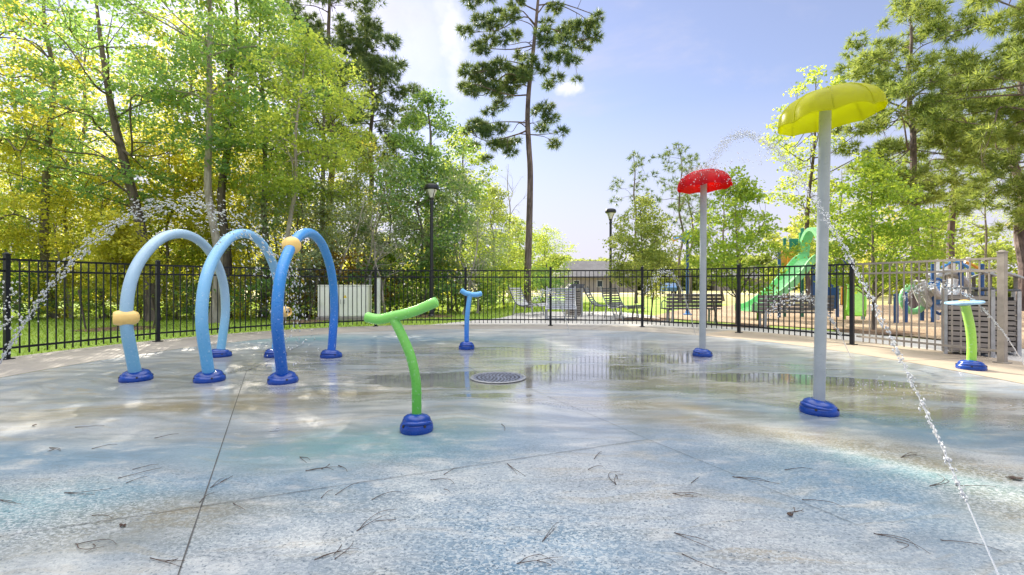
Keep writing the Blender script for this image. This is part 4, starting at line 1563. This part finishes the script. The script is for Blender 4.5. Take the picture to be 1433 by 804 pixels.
# ------------------------------------------------------------------ seats
def lounger(label, px, y, rz, slat, frame, w=.72):
    root = thing('lounge_chair', label, 'lounge chair', XY(px, y) + Vector((0, 0, -.015)), rz, 'slatted metal lounge chairs')
    prof = catmull([(-.62, 0, 1.10), (-.52, 0, .86), (-.38, 0, .60), (-.22, 0, .43), (0, 0, .37), (.25, 0, .40), (.48, 0, .46), (.68, 0, .45), (.80, 0, .36)], 6)
    for s_ in (-1, 1):
        mb = MB()
        mb.tube([p + Vector((0, s_ * w / 2, 0)) for p in prof], .022, 8)
        mb.build('side_rail', M[frame], root)
    mb = MB()
    acc, last = 0, prof[0]
    for i in range(1, len(prof)):
        acc += (prof[i] - last).length
        last = prof[i]
        if acc > .068:
            acc = 0
            d = (prof[min(i + 1, len(prof) - 1)] - prof[i - 1]).normalized()
            q = d.to_track_quat('X', 'Z').to_matrix()
            mb.box(prof[i], (.048, w - .03, .014), q)
    mb.build('slats', M[slat], root, False)
    for x, lean in ((-.30, -.12), (.42, .10)):
        for s_ in (-1, 1):
            mb = MB()
            z = .44 if x > 0 else .5
            mb.tube([(x + lean, s_ * (w / 2 - .01), 0), (x, s_ * (w / 2 - .01), z)], .024, 8)
            mb.build('leg', M['metal'], root)
    mb = MB()
    mb.tube([(-.41, -w / 2, .06), (-.41, w / 2, .06)], .015, 6)
    mb.tube([(.51, -w / 2, .06), (.51, w / 2, .06)], .015, 6)
    mb.build('stretcher', M['metal'], root)


lounger('silver slatted lounge chair facing right, first from the left', 738, 17.6, R(-38), 'slat_white', 'slat_dark')
lounger('grey slatted lounge chair facing the pad, in front of the small bin', 785, 15.6, R(-96), 'slat_mid', 'metal', .98)
lounger('dark slatted lounge chair seen from its side, left of the far lamp', 842, 17.4, R(-22), 'slat_dark', 'slat_dark')
lounger('dark slatted lounge chair with pale frame in front of the far lamp', 868, 16.0, R(-62), 'slat_dark', 'metal')


def bench(label, px, y, rz, L):
    root = thing('park_bench', label, 'bench', XY(px, y) + Vector((0, 0, -.03)), rz, 'wooden park benches with backs to the pad')
    mb = MB()
    for i in range(4):
        mb.box((0, -.03 - .016 * i * .6, .54 + i * .105), (L, .034, .088), Matrix.Rotation(R(8), 3, 'X'), .006)
    mb.build('backrest', M['wood_grey'], root, False)
    mb = MB()
    for i in range(4):
        mb.box((0, .06 + i * .118, .44), (L, .10, .036), None, .006)
    mb.build('seat', M['wood_grey'], root, False)
    for s_ in (-1, 1):
        x = s_ * (L / 2 - .20)
        mb = MB()
        mb.bar((x, .02, 0), (x, -.05, .46), .06, .05)
        mb.bar((x, -.012, .46), (x, -.068, .90), .05, .028)
        mb.build('leg', M['metal'], root, False)
        mb = MB()
        mb.bar((x, .42, 0), (x, .40, .42), .06, .05)
        mb.build('leg', M['metal'], root, False)
        mb = MB()
        mb.box((x, .21, .405), (.05, .46, .03))
        mb.build('seat_bracket', M['metal'], root, False)
        mb = MB()
        mb.tube(catmull([(x + s_ * .16, .02, .66), (x + s_ * .16, .30, .68), (x + s_ * .16, .46, .62), (x + s_ * .16, .45, .46)], 4), .018, 6)
        mb.build('armrest', M['metal'], root)


bench('weathered wooden bench behind the fence left of the green young tree', 971, 14.1, R(2), 1.72)
bench('weathered wooden bench in front of the green slide', 1112, 12.3, R(-10), 1.85)


# ------------------------------------------------------------------ bins
def slat_bin(label, loc, rz, w, d, h, hood=True, lid='hole'):
    root = thing('litter_bin', label, 'litter bin', loc, rz, 'slatted litter bins')
    for sx in (-1, 1):
        for sy in (-1, 1):
            mb = MB()
            mb.box((sx * w / 2, sy * d / 2, h / 2), (.05, .05, h), None, .004)
            mb.build('corner_post', M['metal'], root, False)
    n = int((h - .12) / .085)
    for face, (c0, size) in {'f': ((0, -d / 2 + .005), (w - .06, .02)), 'b': ((0, d / 2 - .005), (w - .06, .02)),
                             'l': ((-w / 2 + .005, 0), (.02, d - .06)), 'r': ((w / 2 - .005, 0), (.02, d - .06))}.items():
        mb = MB()
        for i in range(n):
            mb.box((c0[0], c0[1], .10 + i * .085), (size[0], size[1], .064), None, .003)
        mb.build('slat_panel', M['wood_bin'], root, False)
    mb = MB()
    mb.box((0, 0, h * .48), (w - .10, d - .10, h * .86))
    mb.build('liner', M['hole'], root, False)
    if hood:
        mb = MB()
        mb.ribbon([(-w * .62 + 1.24 * w * k / 12, 0, h + .22 + .11 * math.sin(PI * k / 12)) for k in range(13)], d * 1.15, .025)
        mb.build('hood', M['play_grey'], root)
        for sx in (-1, 1):
            mb = MB()
            mb.bar((sx * w / 2, .05, h), (sx * w / 2, .05, h + .25), .05, .03)
            mb.build('hood_bracket', M['wood_bin'], root, False)
        mb = MB()
        mb.box((0, 0, h + .02), (w + .04, d + .04, .035), None, .006)
        mb.build('top', M['slat_dark'], root, False)
    else:
        mb = MB()
        mb.prism([(-w * .6, h), (w * .55, h + .02), (w * .75, h + .17), (-w * .3, h + .17), (-w * .5, h + .06)], -d * .5, d * .5)
        mb.build('lid', M['slat_dark'], root, False)


slat_bin('grey slatted litter bin with curved pale hood behind the pale fence panel', XY(1353, 7.75) + Vector((0, 0, -.012)), R(-40), .55, .55, 1.08)
slat_bin('second grey slatted litter bin beside the entrance post', XY(1392, 7.9) + Vector((0, 0, -.012)), R(-40), .5, .5, 1.05, True)
slat_bin('small grey slatted bin with black lid beside the lounge chairs', XY(803, 17.2) + Vector((0, 0, -.016)), R(5), .5, .5, 1.02, False)

# ------------------------------------------------------------------ playground
ps_ = thing('play_structure', 'playground tower with long green slide and orange and blue panels', 'play structure', XY(1148, 16.2) + Vector((0, 0, -.03)), 0)
O = XY(1148, 16.2)


def pp(px, py, dy=0.0):
    p = P(px, py, 16.2 + dy) - O
    p.z += .03
    return p


def slide(par, pts, w, mat, wall=.16):
    pts = catmull(pts, 6)
    mb = MB()
    prof = []
    n = len(pts)
    vs, fs = [], []
    cs = [(-.5, wall), (-.52, wall + .02), (-.46, wall + .015), (-.44, .05), (-.34, 0), (.34, 0), (.44, .05), (.46, wall + .015), (.52, wall + .02), (.5, wall), (.5, -.03), (-.5, -.03)]
    for i, p in enumerate(pts):
        d = (pts[min(i + 1, n - 1)] - pts[max(i - 1, 0)]).normalized()
        side = Vector((d.y, -d.x, 0)).normalized()
        up = side.cross(d).normalized()
        if up.z < 0:
            up = -up
        for a, b in cs:
            vs.append(p + side * a * w + up * b)
    m = len(cs)
    for i in range(n - 1):
        for k in range(m):
            k2 = (k + 1) % m
            fs.append((i * m + k, i * m + k2, (i + 1) * m + k2, (i + 1) * m + k))
    fs += [tuple(range(m)), tuple((n - 1) * m + k for k in range(m))]
    mb.add(vs, fs)
    return mb.build('slide', mat, par)


sl = slide(ps_, [pp(1143, 362, .1), pp(1128, 366, 0), pp(1112, 386, -.1), pp(1092, 406, -.25), pp(1070, 424, -.4), pp(1054, 433, -.5), pp(1040, 434, -.6)], .80, M['play_green'], .2)
mb = MB()
mb.tube([pp(1060, 433, -.45) + Vector((0, 0, -.02)), Vector((pp(1060, 433, -.45).x, pp(1060, 433, -.45).y, 0))], .03, 8)
mb.build('slide_support', M['play_lime'], ps_)
# hood
hd = MB()
vs = []
arcp = [Vector((pp(1141, 362).x, .1 + .55 * math.cos(a), pp(1141, 362).z + .1 + .95 * math.sin(a))) for a in np.linspace(0, PI, 14)]
hd.ribbon(arcp, .34, .12, Vector((1, 0, 0)))
hd.build('slide_hood', M['play_green'], ps_)
dk = MB()
dk.box((.22, .1, 1.98), (.86, 1.3, .07))
dk.box((.22, .1, 1.90), (.80, 1.2, .08))
dk.build('deck', M['play_blue'], ps_, False)
for x, y, h, mt_ in ((-.18, -.52, 3.05, 'play_teal'), (-.18, .72, 3.2, 'play_teal'), (1.1, -.52, 1.55, 'play_teal'), (1.1, .72, 1.55, 'play_blue'), (-1.15, .5, 2.45, 'play_blue'), (-.75, .85, 2.85, 'play_teal')):
    mb = MB()
    mb.tube([(x, y, 0), (x, y, h)], .055, 12)
    mb.lathe([(.06, 0), (.06, .03), (0, .06)], 12, (x, y, h))
    mb.build('post', M[mt_], ps_)
for c, d, mt_ in (((-.95, .62, 2.1), (.34, .05, .62), 'play_orange'), ((-.62, .66, 2.1), (.26, .05, .62), 'play_orange'), ((-.95, .62, .95), (.40, .05, .85), 'play_orange'),
                  ((-.47, .75, 2.62), (.34, .05, .5), 'play_teal'), ((-.12, .78, 2.78), (.30, .05, .62), 'play_green'),
                  ((-.35, -.3, 1.1), (.34, .06, 1.5), 'play_blue'), ((.1, -.45, 1.1), (.40, .06, 1.5), 'play_blue'), ((.6, -.5, .8), (.45, .06, .6), 'play_orange')):
    mb = MB()
    mb.box(c, d, None, .02)
    mb.build('panel', M[mt_], ps_, False)
slide(ps_, [Vector((1.0, -.5, 1.25)), Vector((.62, -.9, 1.05)), Vector((.3, -1.3, .62)), Vector((0.0, -1.7, .3)), Vector((-.25, -2.0, .24))], .5, M['play_lime'], .14)
for x in (.75, .45):
    mb = MB()
    mb.tube([(x, -.55, 0), (x, -.55, 1.35)], .04, 10)
    mb.build('post', M['play_lime'], ps_)

# coloured shade post
fl = thing('shade_post', 'tall blue post carrying blue, teal, yellow and orange shade wings', 'shade post', XY(962, 18.2) + Vector((0, 0, -.03)))
mb = MB()
mb.tube([(0, 0, 0), (0, 0, 3.15)], [.062, .05], 12)
mb.build('pole', M['play_blue'], fl)
mb = MB()
mb.lathe([(.16, 0), (.16, .03), (.08, .05), (.07, .14)], 14)
mb.build('foot', M['play_sky'], fl)
mb = MB()
mb.lathe([(.07, 0), (.09, .05), (.09, .2), (0, .3)], 12, (0, 0, 3.05))
mb.build('hub', M['play_teal'], fl)
for a, mt_ in ((165, 'play_orange'), (205, 'play_sky'), (250, 'play_teal'), (300, 'play_yellow'), (345, 'play_yellow'), (35, 'play_teal'), (80, 'play_sky'), (125, 'play_orange')):
    mb = MB()
    a = R(a)
    u, v = Vector((math.cos(a), math.sin(a), 0)), Vector((-math.sin(a), math.cos(a), 0))
    top = Vector((0, 0, 3.2))
    tip = u * .68 + Vector((0, 0, 2.93))
    l_, r_ = u * .5 + v * .26 + Vector((0, 0, 3.06)), u * .5 - v * .26 + Vector((0, 0, 3.06))
    dn = Vector((0, 0, -.025))
    mb.add([top, l_, tip, r_, top + dn, l_ + dn, tip + dn, r_ + dn], [(0, 1, 2, 3), (7, 6, 5, 4), (0, 4, 5, 1), (1, 5, 6, 2), (2, 6, 7, 3), (3, 7, 4, 0)])
    mb.build('wing', M[mt_], fl, False)

# climbing frame behind the pale panel
cf = thing('climbing_frame', 'climbing frame with pale curved bands, blue posts and a green ring', 'climbing frame', XY(1310, 14.8) + Vector((0, 0, -.03)))
OC = XY(1310, 14.8)


def cc_(px, py, dy=0.0):
    p = P(px, py, 14.8 + dy) - OC
    p.z += .03
    return p


for pts, w in (([cc_(1284, 392), cc_(1290, 412), cc_(1300, 428), cc_(1316, 426), cc_(1326, 408), cc_(1330, 390)], .30),
               ([cc_(1304, 386, .5), cc_(1316, 380, .5), cc_(1334, 384, .5), cc_(1348, 398, .5), cc_(1352, 416, .5)], .30),
               ([cc_(1300, 402, -.3), cc_(1310, 414, -.3), cc_(1326, 414, -.3), cc_(1340, 402, -.3)], .28)):
    mb = MB()
    mb.ribbon(catmull(pts, 6), w, .05)
    # broaden the band with side flanges so it reads as a moulded part
    mb.tube([p + Vector((0, -w / 2, 0)) for p in catmull(pts, 6)], .09, 8)
    mb.tube([p + Vector((0, w / 2, 0)) for p in catmull(pts, 6)], .09, 8)
    mb.build('curved_band', M['play_grey'], cf)
mb = MB()
ringp = [cc_(1286, 418) + Vector((.36 * math.cos(a), .2, .42 * math.sin(a))) for a in np.linspace(0, 2 * PI, 25)]
mb.tube(ringp, .10, 10, False)
mb.build('ring', M['play_green'], cf)
for px, h, dy in ((1254, .85, -.5), (1267, .9, -.3), (1290, 1.0, .4), (1306, 1.9, -.2), (1345, 1.9, .2), (1374, 1.8, 0)):
    mb = MB()
    x = cc_(px, 420, dy).x
    mb.tube([(x, dy, 0), (x, dy, h)], .065, 10)
    mb.lathe([(.07, 0), (.07, .03), (0, .06)], 10, (x, dy, h))
    mb.build('post', M['play_blue'], cf)
for px in (1336, 1348, 1359, 1381):
    mb = MB()
    x = cc_(px, 420).x
    mb.box((x, .6, 1.05), (.13, .06, 2.1), None, .02)
    mb.build('white_post', M['white'], cf, False)
for pts, mt_ in (([cc_(1318, 374), cc_(1334, 366), cc_(1352, 372), cc_(1362, 384)], 'play_sky'), ([cc_(1300, 398), cc_(1312, 390), cc_(1322, 398), cc_(1324, 420)], 'play_blue'),
                 ([cc_(1350, 366, .3), cc_(1364, 372, .3), cc_(1376, 382, .3)], 'play_orange'), ([cc_(1308, 435), cc_(1316, 439), cc_(1322, 430), cc_(1318, 416)], 'play_blue')):
    mb = MB()
    mb.tube(catmull(pts, 6), .045, 8)
    mb.build('curved_bar', M[mt_], cf)
mb = MB()
mb.box(cc_(1308, 412, -.1), (.34, .06, .85), None, .03)
mb.build('panel', M['play_sky'], cf, False)

# ------------------------------------------------------------------ house and car far off
hs = thing('house', 'tan brick house with low grey roof across the far field', 'house', XY(828, 78) + Vector((0, 0, -.06)), R(6))
mb = MB()
mb.box((0, 0, 1.3), (12, 8, 2.6))
mb.build('wall', M['brick'], hs, False)
mb = MB()
mb.add([(-6.6, -4.6, 2.3), (6.6, -4.6, 2.3), (6.6, 4.6, 2.3), (-6.6, 4.6, 2.3), (-4.6, 0, 5.2), (4.6, 0, 5.2)], [(0, 1, 5, 4), (1, 2, 5), (2, 3, 4, 5), (3, 0, 4), (3, 2, 1, 0)])
mb.build('roof', M['shingle'], hs, False)
for x in (-3.6, 0.2, 3.8):
    mb = MB()
    mb.box((x, -4.02, 1.35), (1.0, .06, 1.1))
    fr_ = mb.build('window', M['white'], hs, False)
    mb = MB()
    mb.box((x, -4.06, 1.35), (.84, .04, .94))
    mb.build('pane', M['window'], fr_, False)
hs2 = dup(hs, XY(1040, 95) + Vector((0, 0, -.06)), R(-10), 1, 'low house with grey roof far behind the green young tree')

cr = thing('parked_car', 'small blue car parked on the far driveway', 'car', XY(934, 60) + Vector((0, 0, -.045)), R(80))
mb = MB()
mb.prism([(-2.1, .35), (2.1, .35), (2.15, .7), (1.3, .92), (.7, 1.4), (-1.1, 1.42), (-1.75, .98), (-2.15, .85)], -.82, .82)
mb.build('body', M['car'], cr, False)
mb = MB()
mb.prism([(1.12, .98), (.62, 1.36), (-1.02, 1.37), (-1.55, 1.0)], -.835, .835)
mb.build('window', M['window'], cr, False)
for x in (-1.3, 1.35):
    for s_ in (-1, 1):
        mb = MB()
        mb.lathe([(0, -.1), (.3, -.1), (.33, -.05), (.33, .05), (.3, .1), (0, .1)], 16, (x, s_ * .78, .33), Matrix.Rotation(R(90), 3, 'X'))
        mb.build('wheel', M['tyre'], cr)

# ------------------------------------------------------------------ sky, sun, camera
SUN_AZ, SUN_EL = R(29.4), R(31)         # to the left of straight ahead
w = bpy.data.worlds.new('World')
S.world = w
w.use_nodes = True
nt = w.node_tree
nt.nodes.clear()
t = NT(nt)
out = t.n('ShaderNodeOutputWorld')
bg = t.n('ShaderNodeBackground')
sky = t.n('ShaderNodeTexSky', sky_type='NISHITA')
sky.sun_disc = False
sky.sun_elevation = SUN_EL
sky.sun_rotation = -SUN_AZ
sky.altitude = 50
sky.air_density = 1.0
sky.dust_density = .35
sky.ozone_density = 2.0
tc = coord(t, 'Generated')
sp = t.n('ShaderNodeSeparateXYZ')
t.l(tc, sp.inputs[0])
# thin high cloud veil, thicker toward the horizon, and one small puff
nz = t.noise(t.mapping(tc, R(35), (1.0, 3.0, 2.2)), 2.2, 6, .6, .6)
veil = t.math('MULTIPLY_ADD', t.ramp(nz, .46, .75), .4, .2)
haze = t.ramp(sp.outputs[2], .50, .0)
veil = t.math('MAXIMUM', veil, t.math('MULTIPLY', haze, .95))
nrm = t.n('ShaderNodeVectorMath', operation='NORMALIZE')
t.l(tc, nrm.inputs[0])
puff = None
for (px, py, rx, rz_) in ((796, 123, .024, .016), (786, 124, .018, .011), (806, 122, .016, .011), (772, 120, .010, .006)):
    pass
wisp = None
for (px, py, rx, rz_, op) in ((796, 123, .022, .015, .8), (786, 124, .018, .011, .8), (806, 122, .016, .011, .8), (772, 120, .012, .006, .6), (632, 45, .030, .085, .6), (640, 110, .022, .05, .4), (618, 15, .02, .05, .4), (600, 60, .05, .09, .25)):
    d = Vector(((px - CX) / F, 1, (HZ - py) / F)).normalized()
    mp = t.n('ShaderNodeMapping', vector_type='TEXTURE')
    t.l(nrm.outputs[0], mp.inputs[0])
    mp.inputs['Location'].default_value = d
    mp.inputs['Scale'].default_value = (rx, rx * 2, rz_)
    ln = t.n('ShaderNodeVectorMath', operation='LENGTH')
    t.l(mp.outputs[0], ln.inputs[0])
    e = t.ramp(t.math('ADD', ln.outputs[1], t.math('MULTIPLY', t.math('SUBTRACT', t.noise(tc, 42, 6, .65), .5), 1.5)), 1.35, .15)
    e = t.math('MULTIPLY', e, op)
    puff = e if puff is None else t.math('MAXIMUM', puff, e)
cl_ = t.mix(veil, t.mix(1.0, sky.outputs[0], (1.0, .90, .98), 'MULTIPLY'), (4.1, 3.95, 4.6))
over = t.math('MULTIPLY', t.ramp(sp.outputs[2], .60, .84), t.math('MULTIPLY_ADD', nz, .5, .6))  # bright overhead cloud, out of view, added to fill the shade with light
cl_ = t.mix(over, cl_, (20, 19.5, 18.8))
cl_ = t.mix(puff, cl_, (6.0, 5.9, 5.9))
t.l(cl_, bg.inputs[0])
bg.inputs[1].default_value = .095
t.l(bg.outputs[0], out.inputs[0])

ld = bpy.data.lights.new('sun', 'SUN')
ld.energy = 5.0
ld.angle = R(.53)
ld.color = (1, .90, .74)
lo = bpy.data.objects.new('sun', ld)
COL.objects.link(lo)
sd = Vector((-math.sin(SUN_AZ) * math.cos(SUN_EL), math.cos(SUN_AZ) * math.cos(SUN_EL), math.sin(SUN_EL)))
lo.rotation_euler = sd.to_track_quat('Z', 'Y').to_euler()
lo.location = sd * 40

cd = bpy.data.cameras.new('camera')
cd.sensor_width = 36
cd.lens = F / 1433 * 36
cd.shift_y = -4 / 1433
cd.clip_end = 3000
cd.clip_start = .05
co = bpy.data.objects.new('camera', cd)
COL.objects.link(co)
co.location = (0, 0, CH)
co.rotation_euler = (R(90), 0, 0)
S.camera = co

S.view_settings.view_transform = 'Standard'
S.view_settings.look = 'None'
S.view_settings.exposure = 1.1
S.view_settings.gamma = 1
S.view_settings.use_curve_mapping = False
c = S.cycles
c.max_bounces = 7
c.diffuse_bounces = 4
c.glossy_bounces = 3
c.transmission_bounces = 5
c.transparent_max_bounces = 8
c.sample_clamp_indirect = 6
c.caustics_reflective = False
c.caustics_refractive = False
c.use_denoising = True
